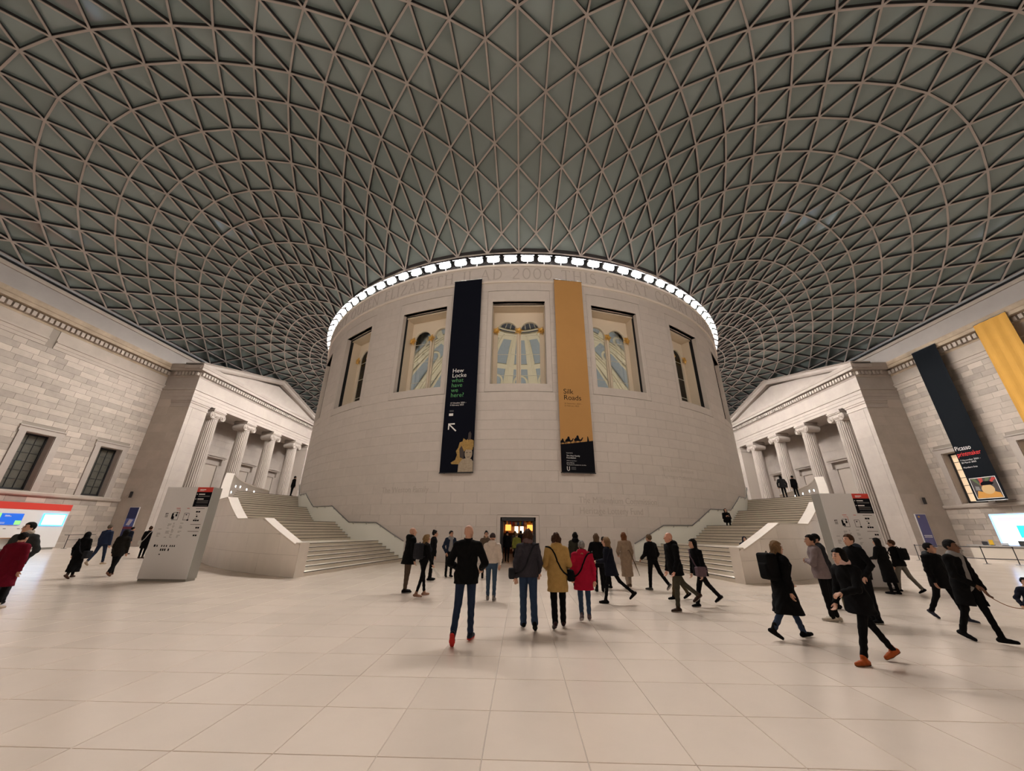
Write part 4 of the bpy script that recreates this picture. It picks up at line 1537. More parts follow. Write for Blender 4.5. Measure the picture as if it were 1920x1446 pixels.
# --- black banner on the drum
F = drum_fn(-9.25)
bn = empty('hanging_banner', F(0, 4.72, 0))
tag(bn, 'tall black banner on the drum with white and green lettering and an arrow', 'banner', 'banners hung on the drum')
cloth('cloth', 2.02, 4.72, 18.3, BLACKC, bn, F)
MB().box(-1.03, 1.03, -.03, .03, -.03, .03).build('top_rod', DARK, bn)
bpy.data.objects.remove(bpy.data.objects[bn.children[-1].name])
def rod(parent, fn, z, hw=1.04):
    MB().tube([fn(-hw, z, -.01), fn(hw, z, -.01)], .03, 8).build('rod', DARK, parent)
    for u in (-.8, .8):
        MB().tube([fn(u, z, -.01), fn(u, z, -.26)], .018, 6).build('bracket', DARK, parent)
rod(bn, F, 18.3); rod(bn, F, 4.72)
zb = 11.10
for k, (s_, m_) in enumerate((('Hew', PAPER), ('Locke', PAPER), ('what', GREENI), ('have', GREENI), ('we', GREENI), ('here?', GREENI))):
    add_text(bn, s_, 0.40, lambda x, y, d, z=zb - .338 * k: F(-.68 + x, z + y, .006), m_)
for k, s_ in enumerate(('17 October 2024 \u2013', '9 February 2025')):
    add_text(bn, s_, 0.135, lambda x, y, d, z=8.97 - .14 * k: F(-.67 + x, z + y, .006), PAPER)
flat_poly(bn, [(-.69, 8.18), (-.42, 8.18), (-.42, 8.34), (-.69, 8.34)], F, PAPER, 'white_patch', .006)
for k in range(2):
    flat_poly(bn, [(-.67, 8.44 + .07 * k), (-.40, 8.44 + .07 * k), (-.40, 8.475 + .07 * k), (-.67, 8.475 + .07 * k)], F, INK2, 'fine_print', .006)
flat_poly(bn, [(-.69, 7.70), (-.69, 7.31), (-.615, 7.31), (-.615, 7.575), (-.20, 7.18), (-.145, 7.235), (-.56, 7.625), (-.27, 7.625), (-.27, 7.70)], F, PAPER, 'arrow', .006)
SCUL = mat('bust_stone_print', (0.36, 0.29, 0.21), 0.7, noise=.25, nscale=9)
SCUG = mat('bust_gold_print', (0.36, 0.22, 0.06), 0.7, noise=.35, nscale=12)
SCUD = mat('bust_dark_print', (0.05, 0.035, 0.03), 0.7)
# printed picture of a crowned bust (plain stand-in)
flat_poly(bn, [(.1, 4.76), (1.0, 4.76), (1.0, 5.35), (.9, 5.48), (.62, 5.55), (.3, 5.5), (.12, 5.2)], F, SCUL, 'printed_bust', .005)
flat_poly(bn, [(.12, 5.2), (-.30, 5.22), (-.36, 5.30), (-.1, 5.46), (.0, 5.75), (-.08, 5.98), (.05, 6.18), (.12, 6.5), (.30, 6.55), (.34, 6.75), (.52, 6.62), (.66, 6.72), (.98, 6.6), (1.0, 6.2), (.55, 6.1), (.40, 5.9), (.38, 5.55)], F, SCUG, 'printed_bust', .006)
flat_poly(bn, [(.18, 5.6), (.42, 5.5), (.42, 5.95), (.25, 6.3), (.12, 6.1)], F, SCUD, 'printed_bust', .007)
face = [(.70 + .235 * math.cos(k * math.pi / 8), 5.82 + .36 * math.sin(k * math.pi / 8)) for k in range(16)]
flat_poly(bn, face, F, SCUL, 'printed_bust', .008)
flat_poly(bn, [(.47, 6.05), (.94, 6.02), (1.0, 6.55), (.74, 6.68), (.5, 6.5)], F, SCUG, 'printed_bust', .009)
flat_poly(bn, [(.62, 6.62), (.80, 6.62), (.82, 7.0), (.74, 7.16), (.64, 7.05)], F, SCUD, 'printed_bust', .009)
for u in (.60, .80):
    flat_poly(bn, [(u - .05, 5.86), (u + .05, 5.86), (u + .05, 5.895), (u - .05, 5.895)], F, SCUD, 'printed_bust', .010)
flat_poly(bn, [(.62, 5.60), (.78, 5.60), (.78, 5.625), (.62, 5.625)], F, SCUD, 'printed_bust', .010)

# --- gold banner on the drum
F2 = drum_fn(8.9)
bn = empty('hanging_banner', F2(0, 4.75, 0))
tag(bn, 'tall gold banner on the drum with camel silhouettes above a black foot', 'banner', 'banners hung on the drum')
cloth('cloth', 2.0, 4.75, 18.2, GOLDC, bn, F2)
rod(bn, F2, 18.2); rod(bn, F2, 4.75)
for k, s_ in enumerate(('Silk', 'Roads')):
    add_text(bn, s_, 0.46, lambda x, y, d, z=9.58 - .40 * k: F2(-.69 + x, z + y, .006), INK)
for k, s_ in enumerate(('26 September 2024 \u2013', '23 February 2025')):
    add_text(bn, s_, 0.13, lambda x, y, d, z=8.90 - .15 * k: F2(-.66 + x, z + y, .006), mat('brown_ink', (.10, .05, .01), .7))
flat_poly(bn, [(-1.0, 4.76), (1.0, 4.76), (1.0, 6.66), (.2, 6.54), (-.5, 6.44), (-1.0, 6.38)], F2, INK, 'black_foot', .005)
CAM = [(-.28, 0), (-.25, .16), (-.27, .24), (-.20, .30), (-.14, .40), (-.07, .29), (-.02, .30), (.05, .41), (.11, .29), (.18, .25), (.24, .27), (.29, .36), (.31, .40), (.40, .395), (.405, .36), (.35, .34), (.33, .24), (.25, .15), (.17, .15), (.18, 0), (.14, 0), (.11, .14), (-.10, .14), (-.13, 0), (-.17, 0), (-.17, .13), (-.215, .13), (-.24, 0)]
for cx, cz, s_ in ((-.86, 6.40, .62), (-.50, 6.445, .80), (.06, 6.50, .86)):
    pts = [(cx + a * s_, cz - .012 + b * s_) for a, b in CAM]
    pts = [(max(-1.0, a), b) for a, b in pts]
    flat_poly(bn, pts, F2, INK, 'camel_silhouette', .006)
    flat_poly(bn, [(cx - .12 * s_, cz + .26 * s_), (cx + .12 * s_, cz + .26 * s_), (cx + .06 * s_, cz + .50 * s_), (cx + .0 * s_, cz + .54 * s_), (cx - .08 * s_, cz + .48 * s_)], F2, INK, 'camel_silhouette', .0065)
flat_poly(bn, [(.63, 6.59), (.76, 6.60), (.73, 6.78), (.70, 6.90), (.66, 6.92), (.65, 6.78)], F2, INK, 'figure_silhouette', .006)
for s_, sz, z in (('Supported by', .07, 5.86), ('The Huo Family', .125, 5.68), ('Foundation', .125, 5.56), ('Additional support from', .06, 5.41), ('James Bartos', .085, 5.28), ('The Ruddock Foundation for the Arts', .075, 5.17)):
    add_text(bn, s_, sz, lambda x, y, d, z=z: F2(-.68 + x, z + y, .008), PAPER)
MB().tube([F2(-.66, 5.10, .01), F2(-.66, 4.92, .01), F2(-.60, 4.85, .01), F2(-.53, 4.90, .01), F2(-.53, 5.10, .01)], .018, 6).build('emblem', PAPER, bn)
for k in range(4):
    flat_poly(bn, [(-.42, 4.92 + .045 * k), (-.14, 4.92 + .045 * k), (-.14, 4.94 + .045 * k), (-.42, 4.94 + .045 * k)], F2, INK2, 'fine_print', .008)

# --- banners on the right wall
FX = lambda y0: (lambda u, z, d: (35.85 - d, y0 - u, z))
F3 = FX(-13.85)
bn = empty('hanging_banner', F3(0, 4.1, 0))
tag(bn, 'long black banner hanging before a window of the right wall', 'banner', 'banners on the right wall')
cloth('cloth', 2.0, 4.1, 17.0, BLACKC2, bn, F3)
def rodw(parent, fn, z):
    MB().tube([fn(-1.02, z, 0), fn(1.02, z, 0)], .03, 8).build('rod', RAIL, parent)
    for u in (-.85, .85):
        MB().tube([fn(u, z, 0), fn(u, z + .02, -.85)], .02, 6).build('bracket', DARK, parent)
rodw(bn, F3, 17.0); rodw(bn, F3, 4.1)
add_text(bn, 'Picasso', .50, lambda x, y, d: F3(-.93 + x, 8.02 + y, .006), PAPER, width=1.10)
add_text(bn, 'printmaker', .50, lambda x, y, d: F3(-.93 + x, 7.55 + y, .006), REDI, width=1.62)
for k, s_ in enumerate(('7 November 2024 \u2013', '30 March 2025', '', 'Members free')):
    if s_:
        add_text(bn, s_, .17, lambda x, y, d, z=7.18 - .19 * k: F3(-.88 + x, z + y, .006), PAPER)
flat_poly(bn, [(-.86, 4.25), (.86, 4.25), (.86, 5.82), (-.86, 5.82)], F3, PAPER, 'print_border', .004)
flat_poly(bn, [(-.82, 4.29), (.82, 4.29), (.82, 5.78), (-.82, 5.78)], F3, mat('print_dark', (.06, .05, .05), .7), 'printed_picture', .005)
pc = [mat('print_red', (.50, .05, .04), .7), mat('print_green', (.10, .14, .06), .7), mat('print_ochre', (.62, .30, .06), .7), mat('print_grey', (.22, .22, .22), .7), mat('print_sand', (.62, .42, .20), .7)]
for k in range(6):
    a = rad(20 + 24 * k)
    flat_poly(bn, [(-.1, 4.95), (-.1 + 1.2 * math.cos(a - .13), min(5.77, 4.95 + 1.2 * math.sin(a - .13))), (-.1 + 1.2 * math.cos(a + .13), min(5.77, 4.95 + 1.2 * math.sin(a + .13)))] if abs(-.1 + 1.2 * math.cos(a)) < .8 else [(-.1, 4.95), (.4 * math.cos(a), 5.3), (.3 * math.cos(a), 5.5)], F3, pc[0] if k % 2 else pc[1], 'printed_picture', .006)
flat_poly(bn, [(-.8, 4.3), (.8, 4.3), (.75, 4.62), (.3, 4.8), (-.2, 4.72), (-.6, 4.85)], F3, pc[2], 'printed_picture', .007)
flat_poly(bn, [(.1 + .42 * math.cos(k * math.pi / 7), 4.92 + .36 * math.sin(k * math.pi / 7)) for k in range(14)], F3, pc[4], 'printed_picture', .008)
flat_poly(bn, [(-.25, 5.22), (.45, 5.22), (.62, 5.34), (.40, 5.50), (.0, 5.52), (-.22, 5.40)], F3, INK, 'printed_picture', .009)
flat_poly(bn, [(-.7, 4.9), (-.4, 4.85), (-.42, 5.15), (-.66, 5.2)], F3, pc[3], 'printed_picture', .008)
F4 = FX(-18.75)
bn = empty('hanging_banner', F4(0, 4.1, 0))
tag(bn, 'plain yellow banner hanging high at the right edge of the view', 'banner', 'banners on the right wall')
cloth('cloth', 2.05, 4.1, 17.0, YELC, bn, F4, waves=.05, nx=20)
rodw(bn, F4, 17.0); rodw(bn, F4, 4.1)

# ================================================================== SIGN TOTEMS
def totem(x0, y0, side):
    t = empty('sign_totem', (x0 + .825, y0 + .2, 0))
    tag(t, 'tall grey map totem standing before the %s staircase' % side, 'sign', 'map totems')
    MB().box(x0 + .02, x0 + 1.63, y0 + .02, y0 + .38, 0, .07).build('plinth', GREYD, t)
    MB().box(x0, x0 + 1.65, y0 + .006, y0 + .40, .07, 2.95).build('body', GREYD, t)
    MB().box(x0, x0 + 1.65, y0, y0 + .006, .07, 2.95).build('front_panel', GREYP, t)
    G = lambda u, z, d: (x0 + u, y0 - d, z)
    def q(u0, u1, z0, z1, m, d=.002, name='printed_mark'):
        return MB().add([G(u0, z0, d), G(u1, z0, d), G(u1, z1, d), G(u0, z1, d)], [(0, 1, 2, 3)]).build(name, m, t)
    q(1.09, 1.65, 2.79, 2.95, RED, name='red_header')
    q(1.09, 1.65, 2.30, 2.79, INK, name='black_panel')
    mbw, mbk, mbr, mbg = MB(), MB(), MB(), MB()
    def a(mb, u0, u1, z0, z1):
        mb.add([G(u0, z0, .004), G(u1, z0, .004), G(u1, z1, .004), G(u0, z1, .004)], [(0, 1, 2, 3)])
    a(mbw, 1.19, 1.40, 2.855, 2.885); a(mbw, 1.19, 1.34, 2.825, 2.838)
    for z in (2.70, 2.54):
        a(mbw, 1.19, 1.41, z, z + .03); a(mbw, 1.12, 1.145, z, z + .03)
    for z in (2.655, 2.63, 2.50, 2.46, 2.42, 2.34):
        a(mbg, 1.19, 1.60, z, z + .012)
    # building plans
    for (cx, w_, z0, z1) in ((.60, .20, 1.86, 2.10), (.98, .17, 1.86, 2.08)):
        for (u0, u1, b0, b1) in ((cx - w_ / 2, cx + w_ / 2, z0, z0 + .012), (cx - w_ / 2, cx + w_ / 2, z1, z1 + .012), (cx - w_ / 2, cx - w_ / 2 + .012, z0, z1), (cx + w_ / 2, cx + w_ / 2 + .012, z0, z1)):
            a(mbk, u0, u1, b0, b1)
    for (u0, u1, b0, b1) in ((.47, .53, 1.90, 2.08), (.53, .57, 1.88, 1.98), (.60, .66, 1.98, 2.05), (.62, .65, 2.06, 2.12), (1.04, 1.10, 1.84, 1.89), (.95, 1.0, 2.02, 2.05), (.24, .34, 2.06, 2.08), (.24, .26, 2.04, 2.06)):
        a(mbk, u0, u1, b0, b1)
    a(mbr, .56, .70, 2.235, 2.25); a(mbr, .58, .72, 2.18, 2.19); a(mbr, .71, .72, 2.08, 2.18); a(mbr, .93, 1.02, 2.235, 2.25)
    for k in range(3):
        a(mbg, .24, .34, 1.95 + .03 * k, 1.965 + .03 * k)
    rg = random.Random(5)
    for c0, c1 in ((.16, .36), (.44, .60), (.62, .72), (.86, 1.0)):
        z = 1.76
        while z > 1.30:
            if rg.random() < .6:
                a(mbg, c0, c0 + (c1 - c0) * rg.uniform(.3, .9), z, z + .010)
            z -= .032
    for z, us in ((2.11, ((1.28, 1.35), (1.36, 1.43))), (1.96, ((1.33, 1.38),)), (1.83, ((1.27, 1.33), (1.34, 1.40), (1.41, 1.47))), (1.60, ((1.43, 1.49), (1.50, 1.56))), (1.36, ((1.42, 1.48), (1.49, 1.55)))):
        for u0, u1 in us:
            a(mbk, u0, u1, z, z + .05)
    for z, u0, u1 in ((2.23, 1.24, 1.55), (1.72, 1.22, 1.58), (1.50, 1.20, 1.58), (2.04, 1.30, 1.36), (1.90, 1.30, 1.38)):
        a(mbg, u0, u1, z, z + .016)
    for u in (.30, .46, .54, .62, .75, .82, .89):
        a(mbk, u, u + .035, 1.02, 1.08)
    for u in (.46, .53, .60, .72):
        a(mbk, u, u + .045, .90, .97)
    a(mbk, .46, .51, .78, .81); a(mbk, .20, .26, 1.02, 1.09)
    mbw.build('white_print', PAPER, t); mbk.build('dark_print', INK, t); mbr.build('red_print', RED, t); mbg.build('fine_print', mat('grey_print', (.16, .155, .15), .6), t)
totem(-12.28, -30.63, 'left')
totem(10.62, -30.1, 'right')

# ================================================================== WELCOME BOOTH, LEFT
bt = empty('welcome_booth', (-35.7, -17.0, 0))
tag(bt, 'white booth with red stripe and glowing screens against the left wall', 'booth')
MB().box(-36.4, -35.0, -21.0, -14.5, .14, 2.70).build('body', WHITE, bt)
MB().box(-36.35, -35.05, -21.0, -14.55, 0, .14).build('plinth', GREYD, bt)
MB().box(-36.42, -34.98, -21.0, -14.48, 2.70, 3.15).build('red_band', RED, bt)
SCR_B = mat('blue_screen', (.01, .06, .30), .3, emis=(.012, .10, .50), estr=1.0)
SCR_W = emat('white_screen', (.62, .85, 1.0), 2.6)
SCR_E = emat('cyan_screen_edge', (.08, .42, 1.0), 2.6)
SCR_G = emat('green_patch', (.30, .80, .22), 1.2)
MB().box(-35.0, -34.95, -18.62, -17.2, 1.66, 2.40).build('screen', SCR_B, bt)
MB().box(-34.95, -34.945, -17.55, -17.22, 1.68, 1.95).build('screen_patch', SCR_G, bt)
MB().box(-34.95, -34.945, -18.62, -18.40, 2.05, 2.40).build('screen_patch', SCR_G, bt)
for k in range(2):
    MB().box(-34.95, -34.945, -18.2 - .0 * k, -17.95 + .1 * k, 2.26 - .06 * k, 2.29 - .06 * k).build('screen_mark', PAPER, bt)
    MB().box(-34.95, -34.945, -18.35, -18.05, 1.74 + .06 * k, 1.765 + .06 * k).build('screen_mark', PAPER, bt)
MB().box(-35.0, -34.95, -16.08, -14.62, 1.62, 2.47).build('screen', SCR_E, bt)
MB().box(-34.95, -34.945, -16.0, -14.72, 1.70, 2.40).build('screen_face', SCR_W, bt)
for y in (-18.4, -17.95, -17.2):
    MB().box(-35.0, -34.985, y, y + .14, 1.40, 1.43).build('slot', INK, bt)
MB().box(-35.0, -34.6, -21.0, -17.1, .80, .84).build('counter', WOODY, bt)
for y in (-20.5, -17.4):
    MB().box(-34.95, -34.7, y, y + .06, 0, .80).build('counter_support', GREYD, bt)
# wall barrier beside the booth
br = empty('barrier_rail', (-35.2, -12.9, 0))
tag(br, 'black metal barrier rail standing between the booth and the portico', 'barrier')
for y in (-13.7, -12.2):
    MB().tube([(-35.2, y, 0), (-35.2, y, .98)], .022, 8).build('post', DARK, br)
    MB().box(-35.4, -35.0, y - .03, y + .03, 0, .02).build('foot', DARK, br)
MB().tube([(-35.2, -14.0, .98), (-35.2, -11.8, .98)], .022, 8).build('rail', DARK, br)
MB().tube([(-35.2, -13.7, .62), (-35.2, -12.2, .62)], .016, 8).build('rail', DARK, br)

# ================================================================== LIT KIOSK, RIGHT
kb = empty('lit_kiosk', (35.6, -16.2, 0))
tag(kb, 'glowing white and blue display kiosk against the right wall', 'kiosk')
MB().box(35.05, 36.3, -19.4, -13.95, 0, 3.10).build('body', WHITE, kb)
LITP = emat('lit_display', (.80, .93, 1.0), 2.2)
LITB = emat('blue_display_edge', (.20, .42, 1.0), 3.0)
LITR = emat('pink_display_band', (1.0, .50, .52), 1.6)
LITT = emat('teal_display_patch', (.05, .62, .62), 1.4)
MB().box(35.0, 35.05, -19.4, -13.95, 1.0, 3.08).build('display_edge', LITB, kb)
MB().box(34.985, 35.0, -19.4, -14.10, 1.02, 2.98).build('display', LITP, kb)
MB().box(34.975, 34.985, -19.4, -14.40, 2.62, 2.86).build('display_band', LITR, kb)
MB().box(34.975, 34.985, -16.6, -15.30, 1.50, 2.30).build('display_patch', LITT, kb)
ct = empty('service_counter', (33.6, -16.5, 0))
tag(ct, 'long pale counter in front of the glowing kiosk', 'counter')
MB().box(33.3, 34.1, -20.0, -13.2, .92, .98).build('top', mat('counter_grey', (.36, .36, .36), .5), ct)
MB().box(33.4, 34.0, -19.9, -13.3, 0, .92).build('body', mat('counter_body', (.62, .56, .48), .6), ct)
for (nm, y, lab, cat, col, w_, h_) in (('yellow_sign', -14.55, 'small yellow sign on the pale counter', 'sign', (.80, .48, .03), .24, .34), ('black_screen', -14.15, 'small black screen on the pale counter beside the yellow sign', 'screen', (.03, .03, .035), .34, .22),
                                       ('leaflet_box', -15.3, 'white leaflet box on the pale counter', 'box', (.62, .66, .70), .40, .16), ('monitor', -16.3, 'dark monitor on the pale counter near the right edge', 'monitor', (.05, .05, .05), .40, .30)):
    e_ = empty(nm, (33.7, y, .98)); tag(e_, lab, cat)
    m_ = mat(nm + '_face', col, .5)
    MB().box(33.62, 33.66, y - w_ / 2, y + w_ / 2, 1.02, 1.0 + h_).build('face', m_, e_)
    MB().box(33.58, 33.76, y - w_ / 3, y + w_ / 3, .98, 1.02).build('foot', DARK, e_)
PST = [(27.6, -15.2), (28.75, -18.1), (29.9, -18.75), (30.6, -21.2)]
plab = ['nearest the right staircase', 'second from the right staircase', 'third from the right staircase', 'farthest from the right staircase']
for k, (x, y) in enumerate(PST):
    st = empty('barrier_post', (x, y, 0))
    tag(st, 'slim metal queue barrier post before the kiosk, ' + plab[k], 'post', 'queue barrier posts')
    MB().lathe([(.17, 0), (.17, .012), (.06, .03), (.03, .04)], (x, y), 16).build('base', RAIL, st)
    MB().lathe([(.024, .03), (.024, .92), (.034, .93), (.034, .99), (.02, 1.0)], (x, y), 12).build('pole', DARK, st)
    if k < 3:
        x2, y2 = PST[k + 1]
        for z in (.95, .30):
            n_ = np.array([y2 - y, -(x2 - x)]); n_ = n_ / np.linalg.norm(n_) * .006
            P_ = [(x - n_[0], y - n_[1], z - .025), (x2 - n_[0], y2 - n_[1], z - .025), (x2 + n_[0], y2 + n_[1], z - .025), (x + n_[0], y + n_[1], z - .025)]
            MB().hexa(P_, [(a, b, c + .05) for a, b, c in P_]).build('belt', INK2, st)

# ================================================================== POSTERS AND SPEAKERS ON THE PORTICO ENDS
for s, x0, x1, side in ((-1, -35.22, -34.38, 'left'), (1, 33.8, 34.62, 'right')):
    pn = empty('wall_poster', ((x0 + x1) / 2, -9.8, .7))
    tag(pn, 'tall narrow blue poster on the end wall of the %s portico' % side, 'poster', 'posters on the portico ends')
    MB().box(x0 - .04, x1 + .04, -9.80, -9.72, .66, 3.28).build('frame', GREYP, pn)
    MB().box(x0, x1, -9.815, -9.80, .70, 3.24).build('sheet', mat('navy_print', (.012, .02, .10), .5) if s < 0 else mat('slate_blue_print', (.10, .10, .24), .5), pn)
    if s < 0:
        MB().add([(x0, -9.817, 1.62), (x1, -9.817, 1.62), (x1, -9.817, 2.30), (x0, -9.817, 2.30)], [(0, 1, 2, 3)]).build('picture', mat('poster_blue', (.06, .09, .30), .5, noise=.6, nscale=4), pn)
        MB().add([(x0 + .18, -9.818, 1.75), (x0 + .50, -9.818, 1.72), (x0 + .70, -9.818, 2.2), (x0 + .35, -9.818, 2.25)], [(0, 1, 2, 3)]).build('picture', mat('poster_pale', (.46, .42, .50), .5), pn)
        MB().add([(x0, -9.818, 1.42), (x1, -9.818, 1.42), (x1, -9.818, 1.62), (x0, -9.818, 1.62)], [(0, 1, 2, 3)]).build('picture', mat('poster_maroon', (.16, .02, .05), .5), pn)
    else:
        MB().add([(x0 + .12 + .09 * math.cos(k * .6283) + .1, -9.818, 3.05 + .09 * math.sin(k * .6283)) for k in range(10)], [tuple(range(10))]).build('emblem', mat('poster_ochre', (.55, .32, .06), .5), pn)
        for k in range(2):
            MB().add([(x0 + .08, -9.818, 1.55 - .12 * k), (x1 - .08, -9.818, 1.55 - .12 * k), (x1 - .08, -9.818, 1.60 - .12 * k), (x0 + .08, -9.818, 1.60 - .12 * k)], [(0, 1, 2, 3)]).build('lettering', PAPER, pn)
    sp = empty('wall_speaker', (s * 35.5, -9.78, 4.0))
    tag(sp, 'slim black column loudspeaker on the end wall of the %s portico' % side, 'loudspeaker', 'column loudspeakers')
    cx = -35.6 if s < 0 else 35.0
    MB().box(cx - .07, cx + .07, -9.90, -9.76, 4.08, 4.62).build('cabinet', DARK, sp)
    MB().box(cx - .02, cx + .02, -9.77, -9.70, 4.2, 4.5).build('bracket', DARK, sp)

# ================================================================== VERSE CUT IN THE FLOOR
VERSE = mat('floor_lettering', (0.33, 0.28, 0.24), 0.6)
for s_, x0, y0, wd in (('and let thy feet', 4.95, -31.72, 2.75), ('millenniums hence be set', 6.2, -32.18, 3.3), ('in midst of knowledge', 4.6, -32.62, 3.8)):
    v, f = text_data(s_, .36, 0.0, 'LEFT', 1.0, 3)
    xs = [p[0] for p in v]; k = wd / (max(xs) - min(xs))
    MB().add([(x0 + x * k + .18 * y, y0 + y, .0012) for x, y, d in v], f).build('carved_verse', VERSE, floor_base)
# ================================================================== PEOPLE
# signed-distance bodies turned into one continuous surface by surface nets
def nets(f, lo, hi, h):
    lo = np.array(lo, float); hi = np.array(hi, float)
    B = 6
    n = np.ceil((hi - lo) / h / B).astype(int) * B + 1
    nb = (n - 1) // B
    cs = [lo[k] + (np.arange(nb[k]) + .5) * B * h for k in range(3)]
    CX_, CY_, CZ_ = np.meshgrid(*cs, indexing='ij')
    cv = f(np.stack([CX_.ravel(), CY_.ravel(), CZ_.ravel()], 1)).reshape(nb)
    act = np.abs(cv) < B * h * 1.05
    V = np.empty(n)
    big = np.repeat(np.repeat(np.repeat(np.where(cv < 0, -1.0, 1.0), B, 0), B, 1), B, 2)
    V[:-1, :-1, :-1] = big
    V[-1] = 1; V[:, -1] = 1; V[:, :, -1] = 1
    am = np.zeros(n, bool)
    fm = np.repeat(np.repeat(np.repeat(act, B, 0), B, 1), B, 2)
    am[:-1, :-1, :-1] = fm
    am[1:, :-1, :-1] |= fm; am[:-1, 1:, :-1] |= fm; am[:-1, :-1, 1:] |= fm; am[1:, 1:, 1:] |= fm
    ii = np.argwhere(am)
    V[am] = f(lo + ii * h)
    ins = V < 0
    c = [V[i:n[0] - 1 + i, j:n[1] - 1 + j, k:n[2] - 1 + k] for i in (0, 1) for j in (0, 1) for k in (0, 1)]
    s = sum((q < 0).astype(np.int8) for q in c)
    cell = np.argwhere((s > 0) & (s < 8))
    if len(cell) == 0:
        return None
    idx = -np.ones((n[0] - 1, n[1] - 1, n[2] - 1), int)
    idx[cell[:, 0], cell[:, 1], cell[:, 2]] = np.arange(len(cell))
    cor = np.array([(i, j, k) for i in (0, 1) for j in (0, 1) for k in (0, 1)])
    val = np.stack([q[cell[:, 0], cell[:, 1], cell[:, 2]] for q in c], 1)
    acc = np.zeros((len(cell), 3)); cnt = np.zeros(len(cell))
    for a in range(8):
        for b in range(a + 1, 8):
            if np.abs(cor[a] - cor[b]).sum() == 1:
                va, vb = val[:, a], val[:, b]
                m = (va < 0) != (vb < 0)
                t = va[m] / (va[m] - vb[m])
                acc[m] += cor[a] + t[:, None] * (cor[b] - cor[a]); cnt[m] += 1
    verts = lo + (cell + acc / cnt[:, None]) * h
    quads = []
    for ax in range(3):
        u, w = (ax + 1) % 3, (ax + 2) % 3
        sl0 = [slice(None)] * 3; sl1 = [slice(None)] * 3
        sl0[ax] = slice(0, n[ax] - 1); sl1[ax] = slice(1, n[ax])
        d = ins[tuple(sl0)] != ins[tuple(sl1)]
        e = np.argwhere(d)
        e = e[(e[:, u] > 0) & (e[:, w] > 0) & (e[:, u] < n[u] - 1) & (e[:, w] < n[w] - 1)]
        if len(e) == 0:
            continue
        def g(du, dw):
            q = e.copy(); q[:, u] -= du; q[:, w] -= dw
            return idx[q[:, 0], q[:, 1], q[:, 2]]
        q = np.stack([g(1, 1), g(0, 1), g(0, 0), g(1, 0)], 1)
        flip = ~ins[e[:, 0], e[:, 1], e[:, 2]]
        q[flip] = q[flip][:, ::-1]
        quads.append(q)
    q = np.concatenate(quads)
    q = q[(q >= 0).all(1)]
    return verts, q

def cone(P, a, b, ra, rb):
    a = np.asarray(a, float); b = np.asarray(b, float)
    ba = b - a
    t = np.clip(((P - a) @ ba) / (ba @ ba + 1e-9), 0, 1)
    return np.linalg.norm(P - a - t[:, None] * ba, axis=1) - (ra + (rb - ra) * t)
def ello(P, c, r):
    r = np.asarray(r, float)
    q = (P - np.asarray(c, float)) / r
    k = np.linalg.norm(q, axis=1)
    return (k - 1) * r.min() * np.where(k > 1, 1.0, 1.0)
def smin(a, b, k):
    h = np.clip(.5 + .5 * (b - a) / k, 0, 1)
    return b + (a - b) * h - k * h * (1 - h)
def smax(a, b, k):
    return -smin(-a, -b, k)
def fcone(P, a, b, ra, rb, sy):
    """cone flattened front to back"""
    Q = P.copy(); Q[:, 1] = Q[:, 1] / sy
    a = (a[0], a[1] / sy, a[2]); b = (b[0], b[1] / sy, b[2])
    return cone(Q, a, b, ra, rb) * min(1, sy)

def mesh_from(parts, name, m, parent=None, top=False):
    V, Q, o = [], [], 0
    for r in parts:
        if r is None:
            continue
        v, q = r
        V.append(v); Q.append(q + o); o += len(v)
    V = np.concatenate(V); Q = np.concatenate(Q)
    me = bpy.data.meshes.new(name)
    me.vertices.add(len(V)); me.vertices.foreach_set('co', V.ravel())
    me.loops.add(len(Q) * 4); me.loops.foreach_set('vertex_index', Q.ravel().astype(np.int32))
    me.polygons.add(len(Q)); me.polygons.foreach_set('loop_start', np.arange(0, len(Q) * 4, 4, dtype=np.int32))
    me.polygons.foreach_set('use_smooth', np.ones(len(Q), bool))
    me.materials.append(m)
    me.update(calc_edges=True)
    o_ = bpy.data.objects.new(name, me)
    COL.objects.link(o_)
    if parent is not None:
        o_.parent = parent
    return o_

CLOTHM = {}
def fabric(col, rough=0.9):
    k = tuple(round(c, 3) for c in col)
    if k not in CLOTHM:
        CLOTHM[k] = mat('fabric_%02d' % len(CLOTHM), col, rough, spec=0.08, noise=.12, nscale=14, bump=.25, bscale=60)
    return CLOTHM[k]
def skinm(c):
    return mat('skin_%d' % int(c[0] * 1000), c, 0.55, spec=0.35)
def hairm(c):
    return mat('hair_%d_%d' % (int(c[0] * 1000), int(c[2] * 1000)), c, 0.72, spec=0.10, noise=.3, nscale=30, bump=.5, bscale=90)
BLACK, NAVY, CHAR = (.0055, .0055, .006), (.009, .012, .023), (.022, .022, .026)
JEAN, BEIGE, OLIVE = (.030, .050, .095), (.36, .27, .19), (.055, .05, .035)
SK1, SK2, SK3 = (.55, .31, .215), (.44, .24, .16), (.16, .075, .042)
HB, HBR, HBL, HGR, HAU = (.006, .005, .0045), (.055, .026, .014), (.26, .16, .075), (.22, .21, .20), (.16, .06, .025)

def rotx(v, a):
    c, s = math.cos(a), math.sin(a)
    return np.array([v[0], v[1] * c - v[2] * s, v[1] * s + v[2] * c])

